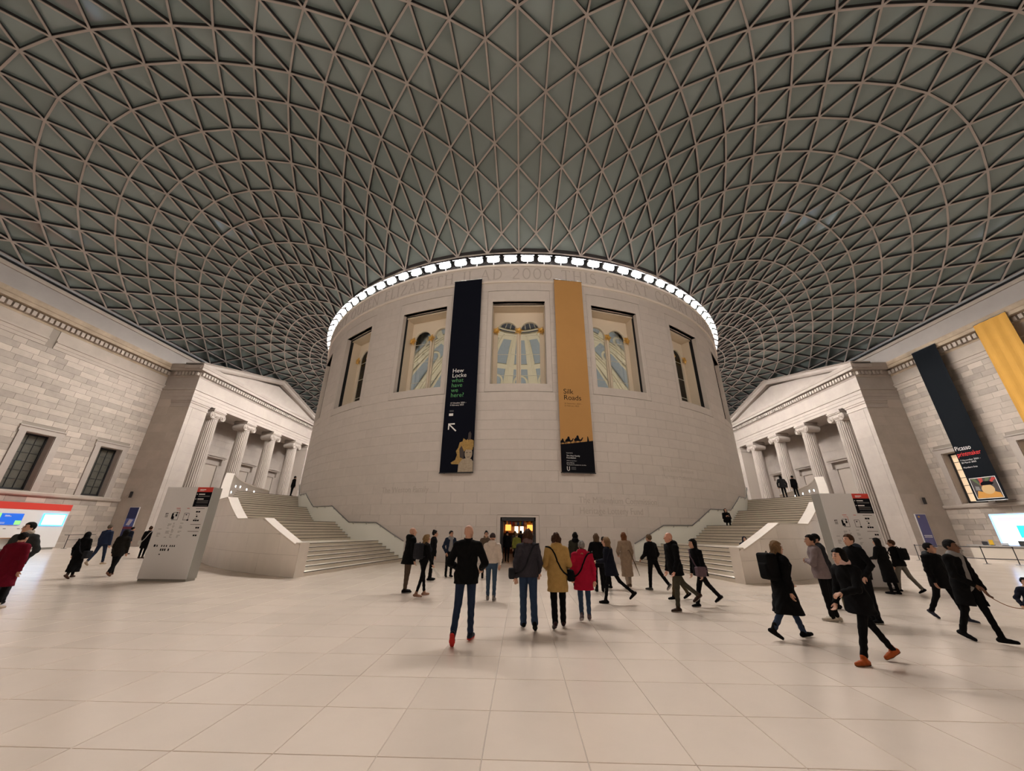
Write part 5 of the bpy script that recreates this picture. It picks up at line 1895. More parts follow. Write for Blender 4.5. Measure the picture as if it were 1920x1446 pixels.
def person(pos, face, H, label, skin=SK1, top=BLACK, hem=.50, flare=.0, legs=BLACK, leg_r=1.0, shoe=BLACK, sole=None, hair=('short', HB),
           L=(8, 4, 0), Rr=(-8, 6, 0), armL=(0, 10, 12, 0), armR=(0, 10, 12, 0), head=(0, 0), lean=3, hood=None, scarf=None, shirt=None,
           z0=0.0, sit=False, boots=False, fur=None, group='visitors in the court', skirt=None, thick=1.0, glasses=False):
    """face: heading in degrees, 0 = towards the viewer, 180 = away, -90 = to the left, 90 = to the right.
    L, Rr: (thigh forward, knee bend, heel lift); armL/R: (forward, outward, elbow bend, inward)"""
    s = H / 1.75
    dist = math.hypot(pos[0] - CAM_LOC[0], pos[1] - CAM_LOC[1])
    hc = min(max(dist * .00125, .0115), .022)
    Lt, Ls, ah = .245 * H, .246 * H, .045 * H
    hipz = 0.0
    J = {}
    for sd, (th, kb, lift) in ((1, L), (-1, Rr)):     # +x = the person's left
        hp = np.array([sd * .088 * s, 0, 0])
        a = rad(th); kn = hp + Lt * np.array([sd * .01, -math.sin(a), -math.cos(a)])
        a2 = rad(th - kb); an = kn + Ls * np.array([0, -math.sin(a2), -math.cos(a2)])
        p_ = rad(lift)
        fw = np.array([sd * .12, -math.cos(p_), -math.sin(p_)]); fw /= np.linalg.norm(fw)
        dn = np.array([0, -math.sin(p_) * -1, -math.cos(p_)]); dn = np.array([0, math.sin(p_), -math.cos(p_)])
        heel = an - fw * .055 * s + dn * ah * .72
        toe = an + fw * .165 * s + dn * ah * .78
        J[sd] = [hp, kn, an, heel, toe, fw, dn]
    low = min(min(j[3][2], j[4][2]) for j in J.values()) - .03 * s
    if sit:
        low = sit * -1.0
    up = -low
    for j in J.values():
        for k in range(5):
            j[k] = j[k] + np.array([0, 0, up])
    hz = up
    la = rad(lean)
    def sp(x, y, z):     # spine frame: z above hips
        v = rotx(np.array([x, y, z]) * s, la)
        return v + np.array([0, 0, hz])
    pel, wai, che, shd, nek = sp(0, 0, .0), sp(0, 0, .17), sp(0, -.005, .36), sp(0, .012, .455), sp(0, .010, .54)
    hd = sp(0, -.014, .655)
    A = {}
    for sd, (f_, o_, e_, w_) in ((1, armL), (-1, armR)):
        sh = sp(sd * .172 * thick, .01, .440)
        a, o2 = rad(f_), rad(o_)
        el = sh + .172 * H * np.array([sd * math.sin(o2), -math.sin(a) * math.cos(o2), -math.cos(a) * math.cos(o2)])
        b, w2 = rad(f_ + e_), rad(w_)
        d = np.array([-sd * math.sin(w2), -math.sin(b) * math.cos(w2), -math.cos(b) * math.cos(w2)])
        wr = el + .150 * H * d
        A[sd] = (sh, el, wr, d)
    # ---------------- body
    hy, hp_ = rad(head[0]), rad(head[1])
    ch, sh_ = math.cos(hy), math.sin(hy)
    def to_head(P):
        Q = (P - hd) / s
        x, y, z = Q[:, 0], Q[:, 1], Q[:, 2]
        x2, y2 = x * ch + y * sh_, -x * sh_ + y * ch
        cp_, sp_ = math.cos(hp_), math.sin(hp_)
        return np.stack([x2, y2 * cp_ - z * sp_, y2 * sp_ + z * cp_], 1)
    def head_pt(v):      # head-local to body
        x, y, z = v
        cp_, sp_ = math.cos(hp_), math.sin(hp_)
        y, z = y * cp_ + z * sp_, -y * sp_ + z * cp_
        return hd + s * np.array([x * ch - y * sh_, x * sh_ + y * ch, z])
    def f_head(P):
        Q = to_head(P)
        d = ello(Q, (0, .012, .022), (.073, .093, .093))
        d = smin(d, ello(Q, (0, -.030, -.040), (.056, .064, .082)), .035)
        d = smin(d, ello(Q, (0, -.062, -.092), (.026, .024, .022)), .03)
        d = smin(d, cone(Q, (0, -.094, .006), (0, -.116, -.030), .009, .0145), .014)
        for e in (-1, 1):
            d = smax(d, -ello(Q, (e * .031, -.105, .010), (.019, .018, .012)), .012)
            d = smin(d, ello(Q, (e * .031, -.083, .009), (.0135, .0125, .0115)), .004)
            d = smin(d, ello(Q, (e * .076, .010, -.012), (.010, .021, .033)), .010)
        d = smin(d, cone(Q, (-.016, -.090, -.062), (.016, -.090, -.062), .008, .008), .008)
        d = smax(d, -cone(Q, (-.02, -.101, -.0625), (.02, -.101, -.0625), .003, .003), .004)
        return d * s
    def f_neck(P):
        a = head_pt((0, .018, -.06))
        return cone(P, a, nek - np.array([0, 0, .04 * s]), .052 * s, .062 * s)
    def f_body(P):
        d = smin(f_neck(P), fcone(P, shd + np.array([.10 * s, 0, 0]), shd - np.array([.10 * s, 0, 0]), .062 * s, .062 * s, .8), .05)
        d = smin(d, fcone(P, che, wai, .125 * s, .105 * s, .72), .05)
        d = smin(d, fcone(P, wai, pel, .105 * s, .13 * s, .78), .05)
        for sd in (1, -1):
            hp, kn, an, heel, toe, fw, dn = J[sd]
            d = smin(d, cone(P, hp, kn, .072 * s, .048 * s), .04)
            d = smin(d, cone(P, kn, an, .046 * s, .031 * s), .03)
            d = smin(d, cone(P, heel + np.array([0, 0, .012]), toe + np.array([0, 0, .010]), .026 * s, .020 * s), .02)
            sh, el, wr, dr = A[sd]
            d = smin(d, cone(P, sh, el, .045 * s, .035 * s), .04)
            d = smin(d, cone(P, el, wr, .034 * s, .024 * s), .02)
        return d
    def hand_frame(sd):
        sh, el, wr, d = A[sd]
        side = np.cross(d, np.array([0, -1.0, 0.2])); side /= np.linalg.norm(side) + 1e-9   # across the palm
        nrm = np.cross(side, d)
        if nrm @ np.array([-sd, 0, 0]) < 0:
            nrm = -nrm
        return wr, d, side, nrm
    def f_hand(sd):
        wr, d, side, nrm = hand_frame(sd)
        ax = np.cross(d, nrm); ax /= np.linalg.norm(ax)
        if ax[1] > 0: ax = -ax         # thumb side faces forward
        k = s
        def fn(P):
            q = cone(P, wr - d * .03 * k, wr + d * .02 * k, .023 * k, .022 * k)
            for u in (-.022, 0, .022):
                q = smin(q, cone(P, wr + d * .02 * k + ax * u * .6 * k, wr + d * .078 * k + ax * u * k, .014 * k, .0125 * k), .012)
            for i, (u, l) in enumerate(((.029, .066), (.0105, .074), (-.0085, .069), (-.027, .054))):
                b0 = wr + d * .080 * k + ax * u * k
                b1 = b0 + (d * .55 * l + nrm * .25 * l) * k
                b2 = b1 + (d * .30 * l + nrm * .42 * l) * k
                q = smin(q, np.minimum(cone(P, b0, b1, .0092 * k, .0085 * k), cone(P, b1, b2, .0085 * k, .007 * k)), .004)
            t0 = wr + d * .022 * k + ax * .022 * k
            t1 = t0 + (d * .030 + ax * .026 + nrm * .010) * k
            t2 = t1 + (d * .030 + ax * .006 + nrm * .010) * k
            return smin(q, np.minimum(cone(P, t0, t1, .0125 * k, .010 * k), cone(P, t1, t2, .010 * k, .008 * k)), .008)
        c = wr + d * .08 * s
        return nets(fn, c - .15 * s, c + .15 * s, max(.0052, min(.011, dist * .00062)))
    lo = np.min([j for q in J.values() for j in q[:5]] + [a for q in A.values() for a in q[:3]] + [hd], 0) - .22 * s
    hi = np.max([j for q in J.values() for j in q[:5]] + [a for q in A.values() for a in q[:3]] + [hd], 0) + .24 * s
    hb = max(.017, hc)
    fb = lambda P: smin(f_body(P), f_neck(P), .01)
    body_parts = [nets(lambda P: smin(f_body(P) + .004, f_head(P) + .0, .012), lo, hi, hb) if False else nets(f_body, lo, hi, hb)]
    body_parts.append(nets(lambda P: smin(f_head(P), f_neck(P), .02), hd - np.array([.12, .15, .17]) * s, hd + np.array([.12, .14, .15]) * s, max(.0065, min(.012, dist * .0008))))
    for sd in (1, -1):
        body_parts.append(f_hand(sd))
    body = mesh_from(body_parts, 'person', skinm(skin))
    body.location = (pos[0], pos[1], z0)
    body.rotation_euler = (0, 0, rad(face))
    tag(body, label, 'person', group)
    def child(fn, lo_, hi_, name, m, h=None):
        r = nets(fn, lo_, hi_, h or hc)
        return mesh_from([r], name, m, body) if r is not None else None
    # ---------------- trousers
    def f_legs(P):
        d = fcone(P, wai - np.array([0, 0, .02 * s]), pel, .115 * s, .142 * s, .80)
        for sd in (1, -1):
            hp, kn, an, heel, toe, fw, dn = J[sd]
            d = smin(d, cone(P, hp, kn, .088 * s * leg_r, .062 * s * leg_r), .03)
            end = an + (an - kn) / np.linalg.norm(an - kn) * .012
            d = smin(d, cone(P, kn, end, .060 * s * leg_r, (.047 + .03 * max(0, leg_r - 1.05) * 3) * s * leg_r), .02)
        # folds
        d = d + .004 * np.sin(P[:, 2] * 55 + 4 * np.sin(P[:, 0] * 22 + P[:, 1] * 15)) * np.clip((.35 * H - P[:, 2]) / (.2 * H), 0, 1)
        return d
    llo, lhi = lo.copy(), hi.copy(); lhi[2] = hz + .25 * s
    child(f_legs, llo, lhi, 'trousers', fabric(legs))
    # ---------------- shoes
    for sd in (1, -1):
        hp, kn, an, heel, toe, fw, dn = J[sd]
        mid = heel * .35 + toe * .65
        def f_shoe(P, off=0.0):
            d = cone(P, heel + dn * -.008, mid, .037 * s, .042 * s)
            d = smin(d, cone(P, mid, toe, .042 * s, .033 * s), .02)
            d = smin(d, cone(P, an + dn * .015, an - dn * (.09 if boots else .028) * s, .044 * s, .046 * s), .035)
            pl = (P - (heel + dn * .030 * s)) @ dn
            return smax(d, pl, .006)
        bl = np.minimum(np.minimum(heel, toe), an) - .13 * s; bh = np.maximum(np.maximum(heel, toe), an) + .15 * s
        so = child(f_shoe, bl, bh, 'shoe', fabric(shoe, .5), min(hc, .012))
        if sole is not None:
            def f_sole(P):
                d = smin(cone(P, heel, mid, .041 * s, .046 * s), cone(P, mid, toe, .046 * s, .037 * s), .02)
                pl = (P - heel) @ dn
                return smax(smax(d, pl - .032 * s, .004), .010 * s - pl, .004)
            r = nets(f_sole, bl, bh, .0095)
            if r is not None and so is not None:
                mesh_from([r], 'sole', fabric(sole, .5), so)
    # ---------------- coat or jacket
    hemz = hem * H
    tk = thick
    def f_coat(P):
        d = fcone(P, shd + np.array([.112 * s, 0, -.016 * s]), shd - np.array([.112 * s, 0, .016 * s]), .074 * s * tk, .074 * s * tk, .92)
        d = smin(d, cone(P, shd + np.array([0, 0, .005]) * s, nek, .098 * s, .066 * s), .05)
        d = smin(d, fcone(P, che, wai, .163 * s * tk, .150 * s * tk, .80), .06)
        d = smin(d, fcone(P, wai, pel, .150 * s * tk, .168 * s * tk, .82), .05)
        if hemz < hz - .05:
            mid = np.array([0, (J[1][1][1] + J[-1][1][1]) * .22, hemz - .02])
            d = smin(d, fcone(P, pel, mid, .170 * s * tk, (.170 + flare) * s * tk, .86), .05)
            for sd in (1, -1):
                hp, kn, an = J[sd][:3]
                d = smin(d, cone(P, hp, kn, .105 * s, .080 * s), .06)
                if hemz < kn[2] - .03:
                    d = smin(d, cone(P, kn, kn + (an - kn) * .6, .08 * s, .09 * s), .06)
        d = d + .0045 * np.sin(P[:, 2] * 38 + 5 * np.sin(P[:, 0] * 14 + P[:, 1] * 9))
        d = smax(d, hemz - P[:, 2] + .03 * P[:, 1], .012)
        d = smax(d, P[:, 2] - (nek[2] - .004 * s), .012)
        for sd in (1, -1):
            sh, el, wr, dr = A[sd]
            a = cone(P, sh, el, .068 * s * tk, .058 * s * tk)
            a = smin(a, cone(P, el, wr - dr * .004, .057 * s * tk, .045 * s * tk), .02)
            a = a + .004 * np.sin((P @ dr) * 70)
            a = smax(a, (P - (wr + dr * .012)) @ dr, .006)
            d = smin(d, a, .035)
        if shirt is not None:
            # open front: a slit widening to the hem
            slit = np.maximum(np.abs(P[:, 0]) - (.045 + .10 * (nek[2] - P[:, 2])) * s, P[:, 1] + .03 * s)
            d = smax(d, -slit, .015)
        return d
    clo, chi = lo.copy(), hi.copy(); clo[2] = max(lo[2], hemz - .05); chi[2] = nek[2] + .06
    clo[:2] -= .06 + flare; chi[:2] += .06 + flare
    coat = child(f_coat, clo, chi, 'coat' if hem < .46 else 'jacket', fabric(top))
    if shirt is not None:
        child(lambda P: smax(smin(smin(fcone(P, che + np.array([0, 0, .08]), wai, .146 * s, .128 * s, .80), fcone(P, wai, pel, .128 * s, .150 * s, .80), .05), cone(P, nek + np.array([0, -.0, -.02]), che, .058 * s, .09 * s), .04), hemz + .02 - P[:, 2], .01),
              clo, chi, 'shirt', fabric(shirt))
    # collar
    child(lambda P: smax(smax(cone(P, nek - np.array([0, 0, .05]) * s, nek + np.array([0, .004, .012]) * s, .088 * s, .074 * s), -(cone(P, nek - np.array([0, 0, .1]) * s, nek + np.array([0, -.012, .1]) * s, .060 * s, .062 * s)), .008), P[:, 2] - nek[2] - .022 * s + .25 * P[:, 1], .006),
          nek - .14 * s, nek + .14 * s, 'collar', fabric(top), min(hc, .013))
    if hood is not None:
        child(lambda P: smax(smin(ello(P, sp(0, .105, .50), np.array([.125, .062, .085]) * s), fcone(P, sp(.07, .02, .53), sp(-.07, .02, .53), .05 * s, .05 * s, 1.0), .05), -cone(P, nek - .1, nek + np.array([0, -.01, .15]), .058 * s, .07 * s), .02),
              nek - .26 * s, nek + .24 * s, 'hood', fabric(hood), min(hc, .014))
    if fur is not None:
        def f_fur(P):
            ang = np.arctan2(P[:, 0] - nek[0], P[:, 1] - nek[1])
            ring = np.stack([nek[0] + .105 * s * np.sin(ang), nek[1] + .02 * s + .105 * s * np.cos(ang), nek[2] - .015 * s - .035 * s * np.cos(ang)], 1)
            return np.linalg.norm(P - ring, axis=1) - (.035 + .007 * np.sin(ang * 23) * np.sin(P[:, 2] * 150)) * s
        child(f_fur, nek - .24 * s, nek + .22 * s, 'fur_trim', hairm(fur), min(hc, .011))
    if scarf is not None:
        def f_scarf(P):
            ang = np.arctan2(P[:, 0] - nek[0], P[:, 1] - nek[1])
            ring = np.stack([nek[0] + .072 * s * np.sin(ang), nek[1] + .072 * s * np.cos(ang), nek[2] + .012 * s + .012 * s * np.sin(3 * ang)], 1)
            return np.linalg.norm((P - ring) * np.array([1, 1, .75]), axis=1) - .036 * s
        child(f_scarf, nek - .2 * s, nek + .2 * s, 'scarf', fabric(scarf), min(hc, .012))
    # ---------------- hair
    style, hcol = hair
    def f_cap(P, grow=.012, cut=-.058, low=-.02):
        Q = to_head(P)
        d = ello(Q, (0, .016, .026), (.073 + grow, .093 + grow, .093 + grow))
        # remove region in front of the face below the hairline
        reg = np.maximum(Q[:, 1] + .040 - .35 * np.clip(.03 - Q[:, 2], 0, .2), Q[:, 2] - .066)
        d = smax(d, -reg, .012)
        d = smax(d, low - Q[:, 2] + .55 * np.clip(-Q[:, 1] + .02, -.1, .1), .012)
        return d * s + .0035 * s * np.sin(Q[:, 0] * 130 + 2 * np.sin(Q[:, 2] * 60))
    hh = max(.0075, min(.013, dist * .0009))
    blo, bhi = hd - .19 * s, hd + .19 * s
    HM = hairm(hcol)
    if style == 'short':
        child(lambda P: f_cap(P, .013, low=-.045), blo, bhi, 'hair', HM, hh)
    elif style in ('long', 'curly', 'bob'):
        ln = {'long': .36, 'curly': .27, 'bob': .13}[style]
        wv = {'long': .0, 'curly': .012, 'bob': .0}[style]
        bk = head_pt((0, .05, -.02)); en = np.array([bk[0], bk[1] + .055 * s, bk[2] - ln * s])
        def f_long(P):
            d = f_cap(P, .018 + wv * .6, low=-.07)
            b = fcone(P, bk, en, (.090 + wv) * s, (.072 + wv * 2.5) * s, .60)
            for e in (-1, 1):
                c0 = head_pt((e * .068, .015, .0)); c1 = head_pt((e * .080, .02, -min(ln, .20)))
                b = smin(b, cone(P, c0, c1, .030 * s, .022 * s), .03)
            b = smax(b, -(f_neck(P) - .0), .01)
            d = smin(d, b, .03)
            amp = .006 if style != 'curly' else .016
            fr = 90 if style != 'curly' else 48
            return d + amp * s * np.sin(P[:, 0] * fr / s + 2.5 * np.sin(P[:, 2] * (16 if style != 'curly' else 40) / s)) * (.5 + .5 * np.sin(P[:, 2] * (5 if style != 'curly' else 42)))
        child(f_long, np.minimum(blo, en - .16 * s), np.maximum(bhi, en + .16 * s), 'hair', HM, hh)
    elif style == 'bun':
        def f_bun(P):
            Q = to_head(P)
            return smin(f_cap(P, .014, low=-.05), ello(Q, (0, .06, .115), (.042, .042, .038)) * s, .02)
        child(f_bun, blo, bhi + np.array([0, 0, .05]), 'hair', HM, hh)
    elif style == 'beanie':
        child(lambda P: smax(f_cap(P, .018, low=-.01), -(to_head(P)[:, 2] - .0) * s, .006), blo, bhi, 'knitted_hat', fabric(hcol), hh)
    elif style == 'hijab':
        child(lambda P: smax(smin(ello(to_head(P), (0, .016, .0), (.098, .112, .128)) * s, fcone(P, hd - np.array([0, -.02, .08]) * s, nek - np.array([0, 0, .04]) * s, .09 * s, .15 * s, .85), .04),
                             -(np.maximum(np.linalg.norm(to_head(P)[:, [0, 2]] * np.array([1, .75]) - np.array([0, -.008]), axis=1) - .058, to_head(P)[:, 1] + .03) * s), .01), blo - .2 * s, bhi, 'head_scarf', fabric(hcol), hh)
    elif style == 'bald':
        pass
    # eyes and brows for faces that can be seen
    tot = (face + head[0] + 180) % 360 - 180
    if abs(tot) < 118 and dist < 22:
        EYE = mat('eye_dark', (.012, .010, .010), .25)
        for e in (-1, 1):
            c = head_pt((e * .031, -.0955, .0095))
            mb = MB()
            mb.lathe([(.001, -.006 * s), (.0075 * s, -.003 * s), (.0075 * s, .003 * s), (.001, .006 * s)], n=8)
            mb.v = [(x * 1.2 + c[0], y * .5 + c[1], z + c[2]) for x, y, z in mb.v]
            mb.build('eye', EYE, None).parent = body
            if style != 'bald':
                b0, b1 = head_pt((e * .016, -.098, .030)), head_pt((e * .046, -.088, .031))
                mb = MB().tube([b0, (b0 + b1) / 2 + np.array([0, 0, .004]), b1], .0042 * s, 5)
                mb.build('eyebrow', HM, None).parent = body
        m0, m1 = head_pt((-.019, -.100, -.0625)), head_pt((.019, -.100, -.0625))
        MB().tube([m0, head_pt((0, -.1035, -.0625)), m1], .0042 * s, 5).build('lips', mat('lip_%d' % int(skin[0] * 1000), (skin[0] * .72, skin[1] * .5, skin[2] * .5), .5), None).parent = body
        if glasses:
            GL_ = mat('spectacle_frame', (.01, .01, .01), .3)
            mb = MB()
            for e in (-1, 1):
                mb.tube([head_pt((e * .032 + .022 * math.cos(q), -.112, .010 + .017 * math.sin(q))) for q in [k * math.pi / 6 for k in range(13)]], .0028 * s, 5)
                mb.tube([head_pt((e * .054, -.112, .012)), head_pt((e * .078, .0, .010))], .0028 * s, 5)
            mb.tube([head_pt((-.01, -.114, .012)), head_pt((.01, -.114, .012))], .0028 * s, 5)
            mb.build('spectacles', GL_, None).parent = body
    # helpers for things carried
    Mw = Matrix.Translation((pos[0], pos[1], z0)) @ Matrix.Rotation(rad(face), 4, 'Z')
    return dict(body=body, M=Mw, A=A, J=J, sp=sp, coat=f_coat, s=s, hd=hd, nek=nek, hz=hz, head_pt=head_pt, che=che, wai=wai, pel=pel, hemz=hemz)

def carried(p, name, label, cat, base, group=None):
    o = empty(name, tuple(p['M'] @ Vector(base)), 0)
    o.rotation_euler = (0, 0, p['body'].rotation_euler[2])
    tag(o, label, cat, group)
    return o
def in_frame(p, o, r, name, m):
    """mesh given in the person's frame, placed under thing o"""
    me_o = mesh_from([r], name, m)
    base = np.array(p['M'].inverted() @ Vector(o.location))
    co = np.empty(len(me_o.data.vertices) * 3); me_o.data.vertices.foreach_get('co', co)
    me_o.data.vertices.foreach_set('co', (co.reshape(-1, 3) - base).ravel())
    me_o.parent = o
    return me_o
def mb_in_frame(p, o, mb, name, m, smooth=True):
    base = np.array(p['M'].inverted() @ Vector(o.location))
    mb.v = [tuple(np.array(v) - base) for v in mb.v]
    q = mb.build(name, m, None, smooth)
    q.parent = o
    return q
def project_out(p, pt, off=.010):
    """push a point straight out of the coat surface, horizontally from the spine"""
    pt = np.array(pt, float)
    d = np.array([pt[0], pt[1], 0]); d /= np.linalg.norm(d) + 1e-9
    ts = np.linspace(.02, .6, 80)
    v = p['coat'](np.array([[d[0] * t, d[1] * t, pt[2]] for t in ts]))
    k = np.where(v < 0)[0]
    t = ts[k[-1]] + off if len(k) else .15
    return np.array([d[0] * t, d[1] * t, pt[2]])
def strap(p, o, sd, col=BLACK, low=None, w_=.012, name='strap'):
    """strap over shoulder sd, across the body to the opposite hip"""
    s = p['s']; top = p['sp'](0, 0, .50)[2]; lo_ = low if low is not None else p['hz'] + .02
    pts = []
    for k in range(41):
        q = 2 * math.pi * k / 40
        z = (top + lo_) / 2 + (top - lo_) / 2 * math.cos(q)
        x = sd * (.13 * math.cos(q)) ; y = .16 * math.sin(q)
        pts.append(project_out(p, (x if abs(x) > .01 else .01, y, min(z, top))))
    mb = MB()
    mb.tube(pts, w_ * 1.35, 6, cap=False)
    return mb_in_frame(p, o, mb, name, fabric(col))
def backpack(p, label, col=(.012, .012, .014), sc=1.0, strapcol=None):
    s = p['s'] * sc
    c = p['sp'](0, .225, .30)
    o = carried(p, 'backpack', label, 'backpack', c - np.array([0, 0, .24]), None)
    def f(P):
        q = np.abs(P - c) - np.array([.115, .060, .185]) * s
        d = np.linalg.norm(np.maximum(q, 0), axis=1) + np.minimum(q.max(1), 0) - .045 * s
        q2 = np.abs(P - c - np.array([0, .085 * s, -.06 * s])) - np.array([.085, .03, .09]) * s
        return smin(d, np.linalg.norm(np.maximum(q2, 0), axis=1) + np.minimum(q2.max(1), 0) - .02 * s, .015)
    in_frame(p, o, nets(f, c - .32 * s, c + .32 * s, .013), 'bag_body', fabric(col))
    for sd in (1, -1):
        mb = MB().tube([p['sp'](sd * .09, .15, .44), p['sp'](sd * .10, .06, .555), p['sp'](sd * .11, -.07, .50), p['sp'](sd * .125, -.15, .36), p['sp'](sd * .16, -.06, .17), p['sp'](sd * .11, .15, .14)], .02 * s, 6)
        mb_in_frame(p, o, mb, 'shoulder_strap', fabric(strapcol or col))
    mb = MB().tube([c + np.array([-.03, -.02, .225]) * s, c + np.array([0, -.02, .26]) * s, c + np.array([.03, -.02, .225]) * s], .008, 6)
    mb_in_frame(p, o, mb, 'grab_handle', fabric(col))
    return o
def handbag(p, sd, label, col=BLACK, z=.52, size=(.13, .05, .10), cross=True, yoff=0.0):
    
    c = project_out(p, (sd * .2, yoff, p['sp'](0, 0, 0)[2] + (z - .52) * 1.75), .05)
    o = carried(p, 'shoulder_bag', label, 'bag', c - np.array([0, 0, size[2]]))
    def f(P):
        q = np.abs(P - c) - np.array([size[1], size[0], size[2]]) * .8
        return np.linalg.norm(np.maximum(q, 0), axis=1) + np.minimum(q.max(1), 0) - .025
    in_frame(p, o, nets(f, c - .24, c + .24, .013), 'bag_body', fabric(col))
    if cross:
        strap(p, o, -sd, col, low=c[2])
    else:
        mb = MB().tube([c + np.array([0, -.07, size[2] * .8]), c + np.array([0, -.03, size[2] + .10]), c + np.array([0, .03, size[2] + .10]), c + np.array([0, .07, size[2] * .8])], .008, 6)
        mb_in_frame(p, o, mb, 'handle', fabric(col))
    return o
def sheet_in_hand(p, sd, label, size=(.21, .30), col=(.8, .78, .75), tilt=30, name='leaflet', cat='leaflet'):
    sh, el, wr, d = p['A'][sd]
    c = wr + d * .09 * p['s']
    o = carried(p, name, label, cat, c)
    t = rad(tilt)
    u = np.array([1.0, 0, 0]); v = np.array([0, -math.cos(t), math.sin(t)]); n = np.cross(u, v)
    a, b = size[0] / 2, size[1]
    P = [c - u * a, c + u * a, c + u * a + v * b, c - u * a + v * b]
    mb = MB().hexa([q - n * .003 for q in P], [q + n * .003 for q in P])
    mb_in_frame(p, o, mb, 'sheet', mat('paper_%d' % int(col[0] * 100 + tilt), col, .6), False)
    return o
# ------------------------------------------------------------------ the visitors
WALKF = dict(L=(16, 4, 0), Rr=(-16, 16, 28))
WALKB = dict(Rr=(16, 4, 0), L=(-16, 16, 28))
STRIDE = dict(L=(24, 4, -8), Rr=(-24, 18, 38))
STRIDE2 = dict(Rr=(24, 4, -8), L=(-24, 18, 38))
STAND = dict(L=(2, 3, 0), Rr=(-3, 2, 0))
FRONTARMS = dict(armL=(8, 20, 72, 28), armR=(8, 20, 72, 28))
POCKET = dict(armL=(-8, 20, 34, 22), armR=(-8, 20, 34, 22))

# --- middle of the court, nearest the viewer
p = person((-0.72, -36.75), 177, 1.75, 'bald man in black coat and blue trousers walking towards the doorway', top=BLACK, hem=.465, legs=(.020, .030, .058), shoe=NAVY, sole=(.50, .03, .025), hair=('bald', HB),
           L=(-14, 22, 48), Rr=(8, 4, 0), armL=(4, 24, 62, 22), armR=(4, 24, 62, 22), head=(-14, 4), thick=1.06)
p = person((0.33, -35.9), 184, 1.67, 'woman in dark grey jacket and flared blue jeans seen from behind', top=(.040, .037, .046), hem=.50, legs=JEAN, leg_r=1.13, shoe=BLACK, hair=('long', HBR), scarf=(.13, .085, .085),
           L=(4, 3, 0), Rr=(-10, 16, 30), armL=(-4, 14, 14, 2), armR=(4, 14, 40, 2), head=(6, 0))
handbag(p, 1, 'small dark shoulder bag of the woman in dark grey jacket', CHAR, .50, (.10, .04, .08))
p = person((0.89, -35.79), 180, 1.61, 'woman in mustard yellow coat with black trousers seen from behind', top=(.40, .25, .085), hem=.365, flare=.035, legs=BLACK, leg_r=1.1, shoe=(.03, .012, .014), hair=('bob', HBR), hood=(.40, .25, .085), scarf=(.26, .13, .11),
           L=(-9, 14, 24), Rr=(5, 3, 0), armL=(10, 14, 60, 14), armR=(10, 14, 60, 14), thick=1.05)
handbag(p, -1, 'black bag slung across the mustard yellow coat', BLACK, .50, (.11, .045, .09))
p = person((1.48, -35.11), 174, 1.48, 'grey-haired woman in red coat with fur trimmed hood and jeans', top=(.36, .010, .035), hem=.36, flare=.05, legs=(.035, .06, .11), shoe=(.13, .09, .10), sole=(.35, .30, .30), hair=('short', HGR), hood=(.36, .010, .035), fur=(.26, .16, .095),
           L=(-12, 18, 20), Rr=(6, 3, 0), armL=(8, 12, 14, 0), armR=(-8, 12, 10, 0), thick=1.12)
handbag(p, 1, 'black bag slung across the red coat', BLACK, .50, (.09, .04, .07))
p = person((-0.57, -33.09), 178, 1.59, 'person in cream hooded jacket, jeans and dark knitted hat', top=(.58, .50, .43), hem=.53, legs=(.045, .075, .12), shoe=(.20, .18, .17), sole=(.4, .38, .36), hair=('beanie', (.055, .038, .038)), hood=(.58, .50, .43),
           L=(2, 2, 0), Rr=(-5, 4, 0), armL=(2, 12, 30, 8), armR=(2, 12, 30, 8), thick=1.05)
# --- group left of the doorway
p = person((-3.03, -32.14), 128, 1.72, 'bald man in long black hooded coat and brown trousers', top=BLACK, hem=.42, flare=.05, legs=(.085, .058, .042), shoe=BLACK, sole=(.5, .48, .46), hair=('bald', HB), hood=BLACK, head=(-14, 0), thick=1.12, **STAND)
p = person((-2.45, -32.71), 132, 1.53, 'woman with long curly fair hair in black top and leggings', top=BLACK, hem=.53, legs=BLACK, leg_r=.86, shoe=(.30, .17, .12), hair=('curly', HBL), L=(12, 4, 0), Rr=(-10, 8, 8), armL=(0, 14, 20, 0), armR=(6, 18, 22, 0), head=(-8, 0))
backpack(p, 'dark padded backpack of the woman with curly fair hair', CHAR, 1.0)
sheet_in_hand(p, -1, 'white folded plan in the hand of the curly haired woman', tilt=-50)
p = person((-2.98, -29.4), 110, 1.64, 'dark haired person half hidden behind the curly haired woman', top=BLACK, hem=.45, hair=('bun', HB), **STAND)
p = person((-2.55, -28.34), 28, 1.63, 'man in open navy jacket over grey shirt standing hands in pockets', top=(.018, .026, .048), shirt=(.26, .25, .25), hem=.52, legs=BLACK, shoe=BLACK, hair=('short', HB), skin=SK2, head=(14, -6), **STAND, **POCKET)
p = person((-1.15, -28.60), 14, 1.63, 'woman with glasses in brown coat looking out behind the bald man', top=(.10, .07, .05), hem=.38, hair=('bun', HB), glasses=True, scarf=(.24, .17, .12), **STAND, **FRONTARMS)
